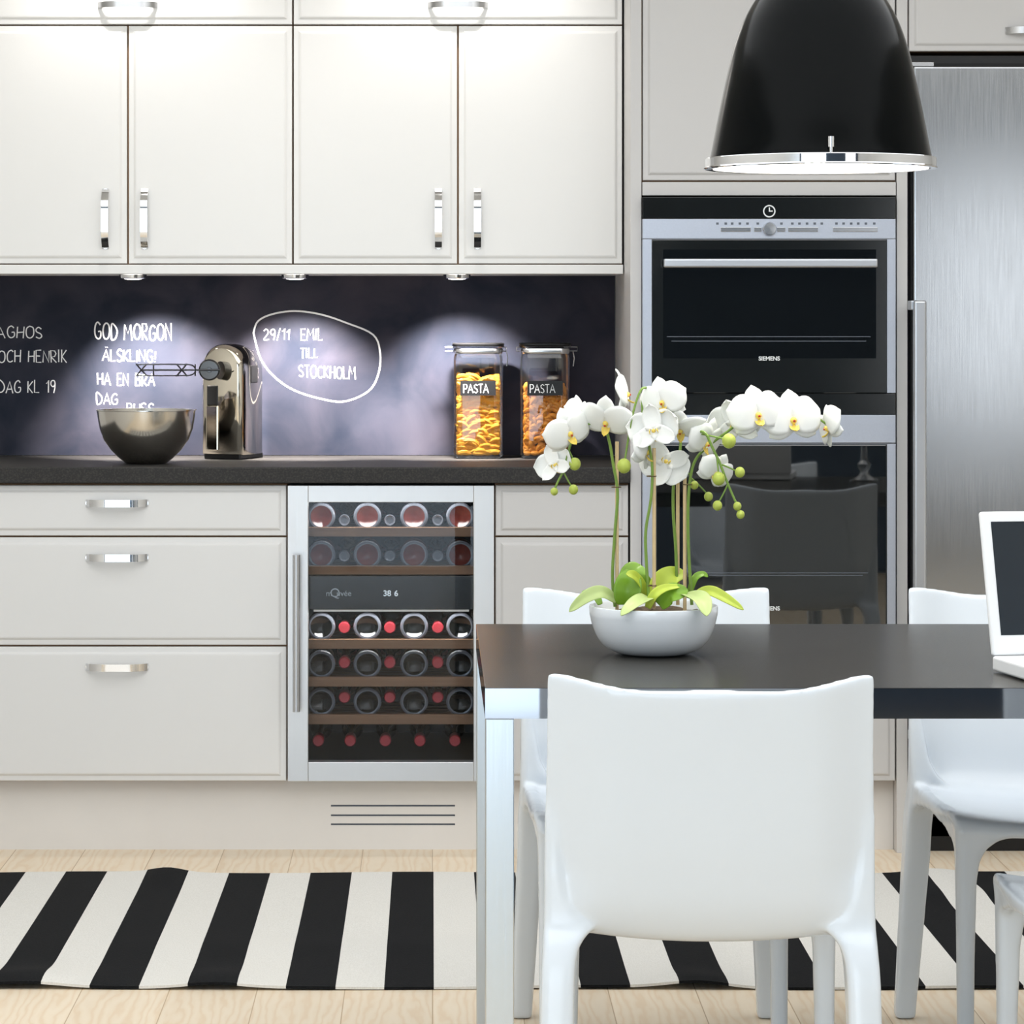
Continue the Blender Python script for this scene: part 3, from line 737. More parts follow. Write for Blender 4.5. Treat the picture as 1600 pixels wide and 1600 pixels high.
def put(kind, px, py, label, dy=0.0):
    Y = SY + 0.020 + dy
    if kind not in protos: protos[kind] = bottle(kind); o = protos[kind]
    else: o = copy_tree(protos[kind])
    o.location = PT(px, py, Y); o['label'] = label
order = ('first', 'second', 'third', 'fourth', 'fifth')
rows = ((807, 813, 'rose_base', 'clear_neck', 'top shelf'), (867, 869, 'rose_base', 'clear_neck', 'second shelf'),
        (979, 981, 'dark_base', 'red_neck', 'third shelf'), (1038, 1036, 'dark_base', 'red_neck', 'fourth shelf'), (1097, 1090, 'dark_base', 'red_neck', 'lowest wooden shelf'))
for yb, yn, kb, kn, shelf in rows:
    for i, px in enumerate((502, 574, 647, 719)):
        put(kb, px, yb, f"{'red wine' if kb == 'rose_base' else 'dark wine'} bottle lying base-out, {order[i]} from left on the {shelf}")
    for i, px in enumerate((538, 609, 684)):
        put(kn, px, yn, f"{'clear bottle neck' if kn == 'clear_neck' else 'red bottle capsule'}, {order[i]} from left on the {shelf}")
for i, px in enumerate((497, 547, 602, 656, 711)):
    put('red_neck', px, 1158, f"red bottle capsule, {order[i]} from left on the cooler floor")

# ------------------------------------------------------------------ mixing bowl
bc = Vector((PX(228.5, 7.46), 7.46, WZ))
rb = 77.0 * 7.46 / F; hb_ = (725 - 641) * 7.46 / F
prof = [(0.045, 0.0), (0.05, 0.0015), (0.066, 0.014), (0.086, 0.034), (0.103, 0.058), (0.113, 0.085), (0.1175, 0.112), (rb - 0.0005, hb_ - 0.002), (rb + 0.0018, hb_ - 0.001), (rb + 0.0018, hb_ + 0.001), (rb, hb_ + 0.001)]
inner = [(r - 0.0022, h + 0.0022) for r, h in prof[::-1][3:]]
props(MB().lathe(prof + inner + [(0.001, 0.003)], bc, 72).build('mixing_bowl', M['bowl_steel'], smooth=True, org=bc), 'shiny steel mixing bowl on the worktop, left of the mixer', 'bowl')

# ------------------------------------------------------------------ chrome mixer
mc = Vector((PX(362, 7.72), 7.72, WZ))
t = thing('hand_mixer', 'tall chrome mixer with round top and a wire beater pointing left, beside the steel bowl', 'mixer', mc)
ang = math.radians(-22)
R = Matrix.Rotation(ang, 3, 'Z')
def rot(mb):
    mb.v = [mc + R @ v for v in mb.v]; return mb
def arch(hw, z0, ht, n=20):
    pts = [(-hw, z0), (hw, z0)]
    for i in range(n + 1):
        a = PI * i / n
        pts.append((hw * math.cos(a), ht - hw * 1.05 + hw * 1.05 * math.sin(a)))
    return pts
def arch_ring(hw, z0, ht, y): return [(x, y, z) for x, z in arch(hw, z0, ht)]
hw = 0.056; mh = (718 - 539) * 7.72 / F
body = MB().loft([arch_ring(hw - 0.012, 0.022, mh - 0.012, -0.062), arch_ring(hw - 0.004, 0.014, mh - 0.004, -0.058), arch_ring(hw, 0.012, mh, -0.048), arch_ring(hw + 0.002, 0.012, mh, 0.02), arch_ring(hw - 0.002, 0.012, mh - 0.008, 0.065), arch_ring(hw - 0.012, 0.012, mh - 0.03, 0.085)])
body_o = rot(body).build('body', M['mixer_chrome'], t, smooth=True, angle=50)
rot(MB().box(-0.05, 0.05, -0.056, 0.08, 0, 0.014)).build('base', M['black'], t, bevel=0.003)
rot(MB().box(-0.038, -0.008, -0.0645, -0.055, 0.135, 0.185)).build('dark_reflection', M['black'], body_o, bevel=0.002)  # black block standing in mostly for a dark reflection in the chrome
rot(MB().box(-0.040, -0.006, -0.0665, -0.055, 0.022, 0.135)).build('reflection_plate', M['mixer_chrome'], body_o, bevel=0.003)  # plate shaped mostly to stand in for a beige reflection in the chrome
rot(MB().box(0.05, 0.0595, -0.01, 0.03, 0.19, 0.235)).build('side_grip', M['black'], body_o, bevel=0.003)
hc = Vector((PX(327, 7.60), 7.60, PZ(578, 7.60)))
M['hub'] = mat('grey_metal_hub', (92, 92, 92), 0.3, 1.0)
hub = MB().lathe([(0.001, -0.009), (0.006, -0.009), (0.007, -0.004), (0.0225, -0.003), (0.0265, 0.001), (0.0265, 0.006), (0.024, 0.045)], hc, 40, 'Y').build('hub', M['hub'], body_o, smooth=True)
ya = hc.y - 0.016
zc_ = hc.z
def bx(px): return PX(px, ya)
beat = MB()
beat.tube([(bx(344), ya, zc_), (bx(222), ya, zc_)], 0.0021, 8)
r_ = 0.0155
for s in range(4):
    a = PI / 4 + s * PI / 2
    dy, dz = r_ * math.cos(a) * 1.0, r_ * 1.25 * math.sin(a)
    beat.tube(spline([(bx(306), ya, zc_), (bx(301), ya + dy * .8, zc_ + dz * .8), (bx(285), ya + dy, zc_ + dz), (bx(222), ya + dy, zc_ + dz), (bx(214), ya + dy, zc_ + dz * .85)], 5), 0.0015, 6)
for px in (221, 284):
    for s in (-1, 1):
        beat.tube([(bx(px - 8), ya - 0.01, zc_ - s * r_ * 1.0), (bx(px + 8), ya + 0.01, zc_ + s * r_ * 1.0)], 0.0021, 6)
for px in (240, 305):
    beat.tube([(bx(px), ya, zc_ - r_ * 0.95), (bx(px), ya, zc_ + r_ * 0.95)], 0.0019, 6)
    beat.tube([(bx(px), ya - r_ * .9, zc_), (bx(px), ya + r_ * .9, zc_)], 0.0013, 6)
M['wire'] = mat('dark_beater_wire', (78, 78, 80), 0.3, 1.0)
beat.build('beater', M['wire'], hub, smooth=True)

# ------------------------------------------------------------------ pasta jars
def rounded(hx, hy, r, n=6):
    pts = []
    for cx_, cy_, a0 in ((hx - r, hy - r, 0), (-hx + r, hy - r, PI / 2), (-hx + r, -hy + r, PI), (hx - r, -hy + r, 3 * PI / 2)):
        for i in range(n + 1):
            a = a0 + PI / 2 * i / n
            pts.append((cx_ + r * math.cos(a), cy_ + r * math.sin(a)))
    return pts
def jar(px, label, seed, pm_, fill_py, side, plabel):
    Y = 7.762
    c = Vector((PX(px, Y), Y, WZ)); k = Y / F
    hgt = (716 - 553) * k; hx = 38.5 * k; hy = 0.056; rr = 0.024
    t = thing('pasta_jar', label, 'jar', c, 'clip-top pasta jars on the worktop')
    def ring(s, z, rad=rr, ex=0.0): return [(c.x + x, c.y + y, c.z + z) for x, y in rounded(hx * s + ex, hy * s + ex, rad)]
    rings = [ring(0.93, 0.0), ring(0.985, 0.004), ring(1, 0.012), ring(1, hgt - 0.012), ring(0.97, hgt - 0.004), ring(0.95, hgt)]
    gl = MB().loft(rings, cap=False)
    irn = [ring(1, hgt - 0.012, rr, -0.004), ring(1, 0.012, rr, -0.004), ring(0.94, 0.008, rr, -0.004)]
    gl.build('glass', M['jar_glass'], t, smooth=True)
    B(c.x - hx * 0.9, c.x + hx * 0.9, c.y - hy * 0.9, c.y + hy * 0.9, c.z + 0.0003, c.z + 0.005).build('glass_base', M['cooler_in'], t, bevel=0.004)
    top = hgt
    MB().loft([ring(0.98, top), ring(1.0, top + 0.004), ring(1.0, top + 0.010), ring(0.98, top + 0.013)]).build('clamp_band', M['chrome_soft'], t, smooth=True)
    lid = MB().loft([ring(0.98, top + 0.0135), ring(1.02, top + 0.017), ring(1.03, top + 0.0185)]).build('lid_glass', M['crystal'], t, smooth=True)
    MB().loft([ring(1.03, top + 0.0188), ring(1.05, top + 0.021), ring(1.05, top + 0.025), ring(1.0, top + 0.027)]).build('lid', M['black'], t, smooth=True)
    for s in (-1, 1):
        x0 = c.x + s * hx; L_ = 0.020 if s == side else 0.009
        MB().tube([(x0 - s * 0.004, c.y, c.z + top + 0.006), (x0 + s * L_, c.y, c.z + top + 0.006), (x0 + s * L_, c.y, c.z + top + 0.016), (x0, c.y, c.z + top + 0.016)], 0.0016, 8).build('wire_clip', M['chrome_soft'], t, smooth=True)
        if s != side or True:
            xx = x0 + s * 0.009
            if s == 1: MB().tube([(xx, c.y, c.z + top + 0.006), (xx + 0.004, c.y, c.z + top - 0.012), (xx + 0.001, c.y, c.z + top - 0.032)], 0.0014, 8).build('wire_lever', M['chrome_soft'], t, smooth=True)
    yl = c.y - hy - 0.0008
    lx0, lx1 = c.x + (-28) * k, c.x + 27 * k
    lb = B(lx0, lx1, yl, yl + 0.0009, PZ(618, yl), PZ(595, yl)).build('label_sticker', M['black'], t)
    mb = MB(); x = PX(px - 23, yl); 
    for ch in 'PASTA':
        wd, st = FONT[ch]
        for s_ in st: mb.tube([(x + a * 0.0185, yl - 0.0003, PZ(614, yl) + b_ * 0.0215) for a, b_ in s_], 0.0013, 6, squash=0.4)
        x += (wd + 0.14) * 0.0185 * 0.94
    mb.build('label_lettering', M['chalk'], lb, smooth=True)
    # the pasta itself
    rnd = random.Random(seed)
    ms = MB(); z = c.z + 0.012; ztop_ = PZ(fill_py, Y)
    ih, iw = hy - 0.012, hx - 0.012
    while z < ztop_:
        for side_ in range(24):
            if side_ < 13: x, y = rnd.uniform(-iw, iw), -ih + rnd.uniform(0, 0.010)
            elif side_ < 18: x, y = (1 if side_ % 2 else -1) * (iw - rnd.uniform(0, 0.008)), rnd.uniform(-ih, ih)
            else: x, y = rnd.uniform(-iw, iw), rnd.uniform(-ih, ih)
            a = rnd.gauss(0, 0.35) if seed == 1 else rnd.uniform(-1.2, 1.2); l = 0.017 if seed == 1 else 0.010
            dx, dz = math.cos(a) * l, math.sin(a) * l
            zz = z + rnd.uniform(-0.004, 0.008)
            pts = []
            for q in range(5):
                u = -1 + q / 2
                xx = min(iw, max(-iw, x + dx * u)); yy = min(ih, max(-ih, y + 0.003 * u * u))
                pts.append((c.x + xx, c.y + yy, max(c.z + 0.0135, zz + dz * u - 0.005 * u * u)))
            ms.tube(pts, [0.0042, 0.0058, 0.0062, 0.0058, 0.0042], 8)
        z += 0.0105
    o = ms.build('pasta', pm_, smooth=True)
    props(o, plabel, 'pasta', 'dry pasta in the jars', 'stuff')
jar(747, 'clear clip-top jar of pasta standing nearer the mixer, first of the two jars', 1, M['pasta'], 590, -1, 'yellow curled pasta filling the jar nearer the mixer')
jar(851, 'clear clip-top jar of pasta standing nearer the oven tower, partly behind orchid flowers', 2, M['pasta2'], 601, 1, 'amber short pasta filling the jar nearer the oven tower')

# ------------------------------------------------------------------ rug
ry0, ry1 = 1.276 * F / (1547 - CY), 1.276 * F / (1368 - CY)
per = 0.1861; ph = PX(613, ry1)
rx0, rx1 = -1.75, 2.6
bumps = [(PX(262, ry1), ry1, 0.05, 0.16, 0.011), (PX(40, ry0), ry0 + 0.06, 0.10, 0.10, 0.014), (PX(335, ry0), ry0 + 0.05, 0.07, 0.09, 0.010), (PX(1090, ry0), ry0 + 0.03, 0.08, 0.10, 0.012), (PX(1455, ry1), ry1 - 0.05, 0.06, 0.16, 0.010), (PX(1520, 6.7), 6.75, 0.1, 0.09, 0.007), (-0.1, 6.2, 0.5, 0.1, 0.003)]
def rug_z(x, y):
    z = 0.006
    for bx_, by_, sx, sy, hh in bumps: z += hh * math.exp(-((x - bx_) / sx) ** 2 - ((y - by_) / sy) ** 2)
    return z + 0.0015 * (1 + math.sin(x * 9 + y * 3))
nx, ny = 260, 40
top = [[(rx0 + (rx1 - rx0) * i / nx, ry0 + (ry1 - ry0) * j / ny + 0.004 * math.sin((rx0 + (rx1 - rx0) * i / nx) * 6.0) , 0) for i in range(nx + 1)] for j in range(ny + 1)]
top = [[(x, y, rug_z(x, y)) for x, y, _ in r] for r in top]
ru = MB().grid(top)
lowr = [[(x, y, max(0.0015, z - 0.005)) for x, y, z in r] for r in top]
nb = len(ru.v); ru.grid(lowr)
W = nx + 1
for i in range(nx):
    ru.f.append((i, i + 1, nb + i + 1, nb + i)); a = ny * W + i; ru.f.append((a, a + 1, nb + a + 1, nb + a))
for j in range(ny):
    a = j * W; ru.f.append((a, a + W, nb + a + W, nb + a)); a = j * W + nx; ru.f.append((a, a + W, nb + a + W, nb + a))
props(ru.build('striped_rug', rug_mat(ph, per), smooth=True, org=(0, 0, 0)), 'black and white striped woven rug lying on the floor before the cabinets', 'rug')

# ------------------------------------------------------------------ dining table
TZ = 0.745
ty0, ty1 = (H - TZ) * F / (1075 - CY), (H - TZ) * F / (975 - CY)
tx0, tx1 = PX(758, ty0), PX(758, ty0) + 1.8
tth = 48 * ty0 / F
t = thing('dining_table', 'dark-topped dining table with square aluminium legs carrying the orchid bowl', 'table', ((tx0 + tx1) / 2, (ty0 + ty1) / 2, 0))
B(tx0 + 0.0006, tx1 - 0.0006, ty0 + 0.0006, ty1 - 0.0006, TZ - 0.01, TZ).build('tabletop', M['tabletop'], t)
eb = frame_ring(MB(), 0, 0, 0, 0, 0, 0, 0, 0, 0, 0)
eb = MB()
eb.box(tx0, tx1, ty0, ty0 + 0.02, TZ - tth, TZ - 0.0006); eb.box(tx0, tx1, ty1 - 0.02, ty1, TZ - tth, TZ - 0.0006)
eb.box(tx0, tx0 + 0.02, ty0 + 0.02, ty1 - 0.02, TZ - tth, TZ - 0.0006); eb.box(tx1 - 0.02, tx1, ty0 + 0.02, ty1 - 0.02, TZ - tth, TZ - 0.0006)
eb.build('edge_frame', M['edge'], t)
for x in (tx0 + 0.0005, tx1 - 0.0415):
    for y in (ty0 + 0.002, ty1 - 0.043):
        B(x, x + 0.041, y, y + 0.041, 0, TZ - tth + 0.0).build('leg', M['alu'], t, bevel=0.0015)

# ------------------------------------------------------------------ chairs
def smooth01(t): t = max(0, min(1, t)); return t * t * (3 - 2 * t)
def chair_proto():
    r = thing('dining_chair', 'chair', 'chair', (0, 0, 0), 'white plastic chairs around the table')
    path = spline([(0, -.262, .788), (0, -.250, .70), (0, -.236, .60), (0, -.222, .52), (0, -.204, .468), (0, -.168, .440), (0, -.10, .430), (0, 0, .428), (0, .10, .433), (0, .175, .440), (0, .212, .434), (0, .224, .412)], 5)
    wd = spline([(.2235, 0, 0), (.2245, 0, 0), (.2255, 0, 0), (.227, 0, 0), (.227, 0, 0), (.225, 0, 0), (.222, 0, 0), (.221, 0, 0), (.220, 0, 0), (.218, 0, 0), (.214, 0, 0), (.210, 0, 0)], 5)
    rows_ = []
    n = 32
    for i, p in enumerate(path):
        v = i / (len(path) - 1)
        backness = 1 - smooth01((v - 0.26) / 0.2)
        seatness = 1 - backness
        row = []
        for j in range(n + 1):
            u = -1 + 2 * j / n
            au = abs(u)
            y = p.y + backness * 0.042 * smooth01((au - 0.55) / 0.45) ** 1.3 + backness * 0.008 * (au ** 2)
            z = p.z
            z -= 0.0185 * (1 - smooth01((au - 0.40) / 0.62)) * (1 - smooth01(v / 0.16))
            end = smooth01((v - 0.80) / 0.2)
            z -= seatness * 0.022 * (1 - au ** 2.2) * (1 - 0.7 * end)
            row.append((u * wd[i].x, y, z))
        rows_.append(row)
    tmp = [MB().grid(rows_).build('shell', None, org=(0, 0, 0), solid=0.014)]
    def leg(secs):
        # secs: (x_in, x_out, y0, y1, z)
        rings = []
        for xi, xo, y0, y1, z in secs:
            a, b_ = min(xi, xo), max(xi, xo); c_ = min(0.006, (b_ - a) * 0.25, (y1 - y0) * 0.25)
            rings.append([(a + c_, y0, z), (b_ - c_, y0, z), (b_, y0 + c_, z), (b_, y1 - c_, z), (b_ - c_, y1, z), (a + c_, y1, z), (a, y1 - c_, z), (a, y0 + c_, z)])
        return MB().loft(rings)
    for s in (-1, 1):
        # rear: blade running down from the side wing of the back
        tmp.append(leg([(s * .205, s * .243, -.272, -.232, 0), (s * .196, s * .238, -.258, -.205, .15), (s * .187, s * .233, -.243, -.178, .30), (s * .186, s * .232, -.236, -.165, .36),
             (s * .184, s * .2305, -.229, -.155, .39), (s * .179, s * .2295, -.221, -.15, .41), (s * .168, s * .229, -.212, -.15, .424), (s * .156, s * .2285, -.203, -.15, .433), (s * .178, s * .228, -.200, -.145, .452), (s * .193, s * .2275, -.199, -.15, .48), (s * .202, s * .227, -.1975, -.16, .53), (s * .212, s * .2265, -.196, -.175, .60), (s * .219, s * .226, -.198, -.188, .66)]).build('blank', None, org=(0, 0, 0)))
        tmp.append(leg([(s * .180, s * .207, .196, .226, 0), (s * .178, s * .208, .192, .226, .20), (s * .175, s * .209, .188, .226, .33), (s * .170, s * .2095, .186, .226, .365), (s * .160, s * .210, .185, .226, .385), (s * .140, s * .2105, .185, .226, .40), (s * .112, s * .211, .186, .226, .408), (s * .112, s * .211, .188, .226, .414), (s * .18, s * .211, .17, .222, .432)]).build('blank', None, org=(0, 0, 0)))
        # side rail under the seat edge
        tmp.append(MB().loft([[(s * (xo - .022), y, z0), (s * xo, y, z0), (s * xo, y, z1), (s * (xo - .022), y, z1)] for y, z0, z1, xo in ((-.19, .375, .445, .226), (-.12, .405, .440, .224), (0, .415, .438, .220), (.12, .405, .440, .2145), (.17, .392, .436, .2115), (.215, .365, .430, .2085))]).build('blank', None, org=(0, 0, 0)))
    tmp.append(MB().loft([[(x, .196, z0), (x, .226, z0), (x, .224, z1), (x, .19, z1)] for x, z0, z1 in ((-.20, .395, .432), (-.12, .405, .424), (0, .403, .416), (.12, .405, .424), (.20, .395, .432))]).build('blank', None, org=(0, 0, 0)))
    bpy.context.view_layer.update()
    dg = bpy.context.evaluated_depsgraph_get()
    vs, fs = [], []
    for o in tmp:
        me = o.evaluated_get(dg).to_mesh(); n0 = len(vs)
        vs += [tuple(v.co) for v in me.vertices]; fs += [tuple(i + n0 for i in p.vertices) for p in me.polygons]
    for o in tmp: bpy.data.objects.remove(o)
    me = bpy.data.meshes.new('moulded'); me.from_pydata(vs, [], fs); me.update()
    o = bpy.data.objects.new('moulded', me); C.objects.link(o)
    md = o.modifiers.new('remesh', 'REMESH'); md.mode = 'VOXEL'; md.voxel_size = 0.0036
    md = o.modifiers.new('smooth', 'SMOOTH'); md.factor = 0.5; md.iterations = 30
    bpy.context.view_layer.update()
    full = bpy.data.meshes.new_from_object(o.evaluated_get(bpy.context.evaluated_depsgraph_get()))
    bpy.data.objects.remove(o)
    nrm = [v.vector.copy() for v in full.vertex_normals]
    sets = {}
    for p in full.polygons:
        x, y, z = p.center
        if y < -.13 and abs(x) > .13 and z < .437: k = ('leg', x > 0, 0)
        elif y > .15 and abs(x) > .10 and z < .405: k = ('leg', x > 0, 1)
        elif z > .475 or (y < -.15 and z > .437): k = ('backrest', 0, 0)
        else: k = ('seat', 0, 0)
        sets.setdefault(k, []).append(tuple(p.vertices))
    for k, faces in sets.items():
        ids = sorted({i for f in faces for i in f}); mp = {i: j for j, i in enumerate(ids)}
        me = bpy.data.meshes.new(k[0]); me.from_pydata([tuple(full.vertices[i].co) for i in ids], [], [tuple(mp[i] for i in f) for f in faces])
        me.polygons.foreach_set('use_smooth', [True] * len(me.polygons)); me.update()
        me.normals_split_custom_set_from_vertices([nrm[i] for i in ids])
        me.materials.append(M['plastic'])
        p = bpy.data.objects.new(k[0], me); C.objects.link(p); p.parent = r; ORG[p] = Vector((0, 0, 0))
    return r
ch = chair_proto()
def place(o, x, y, rz, label): o.location = (x, y, 0); o.rotation_euler = (0, 0, math.radians(rz)); o['label'] = label
c2, c3, c4 = copy_tree(ch), copy_tree(ch), copy_tree(ch)
place(ch, PX(1113, 4.16) + 0.010, 4.16 + 0.262, -2.2, 'white plastic chair with its back to the camera, in front of the table')
place(c2, PX(1007.5, 5.58), 5.58 - 0.24, 180, 'white plastic chair across the table, its back top showing behind the orchid bowl')
place(c3, PX(1416, 5.58) + 0.2225, 5.58 - 0.24, 180, 'white plastic chair across the table, standing before the fridge')
place(c4, 1.065, 4.16 + 0.245, 3, 'white plastic chair at the right picture edge, only a front leg and arch showing')

# ------------------------------------------------------------------ pendant lamp
pY = 4.83; pk = pY / F
pc = Vector((PX(1282, pY), pY, PZ(263, pY)))
t = thing('pendant_lamp', 'large black domed pendant lamp with chrome rim hanging over the table', 'lamp', pc)
prof = [(173, 250), (169, 232), (161, 190), (152.5, 149), (143.5, 108), (133.5, 70), (118.5, 30), (99, -4), (78, -32), (52, -56), (24, -70), (14, -73)]
outer = [(r * pk, (263 - y) * pk) for r, y in prof]
innr = [((r - 3) * pk, (263 - y - 1.5) * pk) for r, y in prof[:-1]]
sm = [(v.x, v.y) for v in spline([(a, b_, 0) for a, b_ in outer], 5)]
MB().lathe(sm, pc, 96, cap=False).build('shade', M['enamel'], t, smooth=True)
sm2 = [(v.x, v.y) for v in spline([(a, b_, 0) for a, b_ in innr], 4)]
MB().lathe(sm2, pc, 72, cap=False).build('inner_reflector', M['lamp_white'], t, smooth=True)
rimr = MB().lathe([(171 * pk, 16 * pk), (178.6 * pk, 15.5 * pk), (179.5 * pk, 14.5 * pk), (179.5 * pk, 2 * pk), (182 * pk, 0), (180 * pk, -1.2 * pk), (170 * pk, -1 * pk), (170 * pk, 15 * pk)], pc, 96, cap=False).build('rim', M['chrome'], t, smooth=True, angle=25)
for az in (-92, 28, 148):
    a = math.radians(az); rr_ = 174.5 * pk
    b0 = pc + Vector((rr_ * math.cos(a), rr_ * math.sin(a), 14 * pk))
    MB().cyl(b0, b0 + Vector((0, 0, 0.012)), 0.0028, 10).cyl(b0 + Vector((0, 0, 0.010)), b0 + Vector((0, 0, 0.026)), 0.0052, 12).build('rim_screw', M['chrome'], rimr, smooth=True)
MB().lathe([(0.016, 0.30), (0.016, 0.24), (0.012, 0.235)], pc, 20).build('socket', M['chrome_soft'], t, smooth=True)
MB().ball(pc + Vector((0, 0, 0.19)), 0.045, 24).build('bulb', M['bulb'], t, smooth=True)
MB().lathe([(0.034, 0.331), (0.03, 0.36), (0.012, 0.385), (0.005, 0.39)], pc, 28).build('cap', M['chrome'], t, smooth=True)
MB().tube([pc + Vector((0, 0, 0.38)), (pc.x, pc.y, ZC - 0.01)], 0.003, 8).build('cord', M['black'], t)
MB().lathe([(0.055, 0), (0.055, -0.015), (0.01, -0.03)], (pc.x, pc.y, ZC), 28).build('ceiling_rose', M['chrome'], t, smooth=True)
l = bpy.data.lights.new('pendant_light', 'POINT'); l.energy = 9.0; l.color = (1, 0.94, 0.86); l.shadow_soft_size = 0.05
lo = bpy.data.objects.new('pendant_light', l); lo.location = pc + Vector((0, 0, 0.12)); C.objects.link(lo)

# ------------------------------------------------------------------ potted orchid
oY = 4.83; ok = oY / F
FS = 1.22
oc = Vector((PX(1021, oY), oY, TZ))
t = thing('potted_orchid', 'white orchids with many blooms planted in a round white bowl on the table', 'orchid', oc)
hB = PZ(946, oY) - TZ
rB = 101 * ok
prof = [(a * ok, b_ * ok) for a, b_ in ((38, 0), (50, 1), (63, 4.5), (76, 12), (87, 25), (95, 43), (100, 63))] + [(rB - 0.0005, hB - 0.003), (rB - 0.001, hB), (rB - 0.0035, hB + 0.0004), (rB - 0.006, hB - 0.004), (0.092, 0.05), (0.06, 0.014), (0.001, 0.008)]
sp = [(v.x, v.y) for v in spline([(a, b_, 0) for a, b_ in prof[:7]], 4)] + prof[7:]
MB().lathe(sp, oc, 80).build('bowl', M['ceramic'], t, smooth=True)
ms = MB()
g_ = [[(oc.x + r * math.cos(a), oc.y + r * math.sin(a), TZ + hB - 0.014 + 0.006 * math.cos(r * 90) + random.uniform(-.003, .003)) for a in [2 * PI * k / 40 for k in range(41)]] for r in (0.001, 0.02, 0.04, 0.06, 0.08, 0.0935)]
for r in g_: r[-1] = r[0]
ms.grid(g_).build('soil', M['soil'], t, smooth=True)
def line(pts, n=6): return spline([PT(a, b_, oY + d) for a, b_, d in pts], n)
def stemb(pts, r0=0.0026, r1=0.0017):
    q = line(pts); nn = len(q)
    return MB().tube(q, [r0 + (r1 - r0) * i / (nn - 1) for i in range(nn)], 8).build('stem', M['stem'], t, smooth=True)
stems = [
 [(961, 948, 0), (957, 900, 0), (961, 830, 0), (965, 770, 0), (958, 725, 0), (952, 690, .0), (944, 668, -.005), (925, 662, -.008), (905, 668, -.006), (893, 690, -.004), (886, 715, -.004), (880, 736, -.004), (872, 752, -.004), (866, 766, -.004)],
 [(1014, 940, -.03), (1010, 880, -.03), (1009, 830, -.03), (1017, 780, -.03), (1019, 730, -.03), (1013, 690, -.025), (1005, 655, -.02), (1003, 625, -.015)],
 [(1058, 930, .02), (1056, 860, .02), (1052, 800, .02), (1053, 750, .02), (1061, 715, .02), (1063, 680, .02), (1052, 640, .01), (1035, 615, .0), (1012, 606, -.02), (1000, 612, -.03), (988, 650, -.035), (981, 690, -.035), (976, 722, -.035)],
 [(1081, 945, 0), (1077, 880, 0), (1075, 820, 0), (1077, 760, 0), (1086, 720, 0), (1108, 696, -.0), (1140, 672, -.012), (1162, 654, -.02), (1200, 640, -.01), (1245, 640, 0), (1280, 655, 0), (1296, 668, 0)],
 [(1076, 700, .005), (1088, 677, -.02), (1102, 677, -.035), (1112, 697, -.035), (1124, 722, -.035), (1134, 748, -.035), (1144, 772, -.035), (1152, 790, -.035), (1157, 803, -.035)],
]
for s in stems: stemb(s)
for s in ([(880, 736, -.004), (887, 750, -.004), (895, 763, -.004)], [(888, 702, -.004), (893, 712, -.006), (898, 723, -.006)], [(1090, 677, -.025), (1115, 682, -.035), (1139, 688, -.04)],
          [(1128, 726, -.035), (1142, 732, -.035), (1154, 738, -.035)], [(1137, 757, -.035), (1130, 772, -.035), (1121, 788, -.035)], [(1120, 715, -.035), (1122, 732, -.038), (1123, 745, -.04)],
          [(1061, 715, .02), (1072, 733, .02), (1086, 757, .02)], [(1080, 747, .02), (1092, 758, .02), (1107, 774, .02)]):
    stemb(s, 0.0014, 0.0011)
for px, py, rp, d in ((866, 768, 6, -.004), (896, 765, 7.5, -.004), (898, 725, 9.5, -.008), (975, 728, 11, -.036), (1139, 689, 11, -.042), (1156, 738, 8, -.035), (1123, 748, 10, -.042), (1121, 790, 7.5, -.035), (1152, 791, 6.5, -.035), (1157, 804, 6.5, -.035), (1085, 758, 6.5, .02), (1107, 776, 7, .02)):
    MB().ball(PT(px, py, oY + d), rp * ok, 16, (1, 1, 1.08)).build('bud', M['bud'], t, smooth=True)
for px, y0, y1, d in ((964, 690, 955, .004), (1022, 700, 950, -.024), (1059, 741, 945, .026), (1070, 741, 955, .006)):
    st = MB().tube([PT(px, y1, oY + d), PT(px, y0, oY + d)], 0.0029, 10).build('stake', M['stake'], t, smooth=True)
for px, py, d in ((963, 761, .002), (1018, 744, -.028), (1055, 745, .022), (1074, 757, .003), (1018, 915, -.028)):
    p = PT(px, py, oY + d)
    MB().lathe([(0.0075, -0.0008), (0.0082, 0), (0.0075, 0.0008), (0.0068, 0)], p, 16, cap=False).build('tie', M['tie'], t)

def petal(L, W, tip=0.5, cup=0.006, base=0.15):
    """blade in the XZ plane, root at the origin, growing along +Z, facing -Y"""
    g = []
    for i in range(10):
        a = i / 9
        wv = W / 2 * max(0.03, (math.sin(PI * (base + (1 - base) * (1 - (1 - a) ** 1.15) * 0.992) ** tip)) ** 0.52)
        row = []
        for j in range(9):
            u = -1 + j / 4
            row.append(Vector((u * wv, -cup * (1 - a) * 0.4 + cup * 1.3 * a * a - cup * 0.5 * (1 - u * u) * math.sin(PI * a), L * (1 - (1 - a) ** 1.5) * (1 - 0.10 * u * u * a))))
        g.append(row)
    return g
def flower_proto(sc):
    mb = MB()
    for ang_, L, W, tip, dy, cup in ((0, .036, .026, .85, .001, .004), (124, .033, .024, .85, .001, .004), (-124, .033, .024, .85, .001, .004), (74, .037, .044, 1.0, -.002, .007), (-74, .037, .044, 1.0, -.002, .007)):
        g = petal(L * sc, W * sc, tip, cup * sc)
        Rr = Matrix.Rotation(math.radians(ang_), 3, 'Y')
        mb.grid([[Rr @ p + Vector((0, dy * sc, 0)) for p in row] for row in g])
    return mb
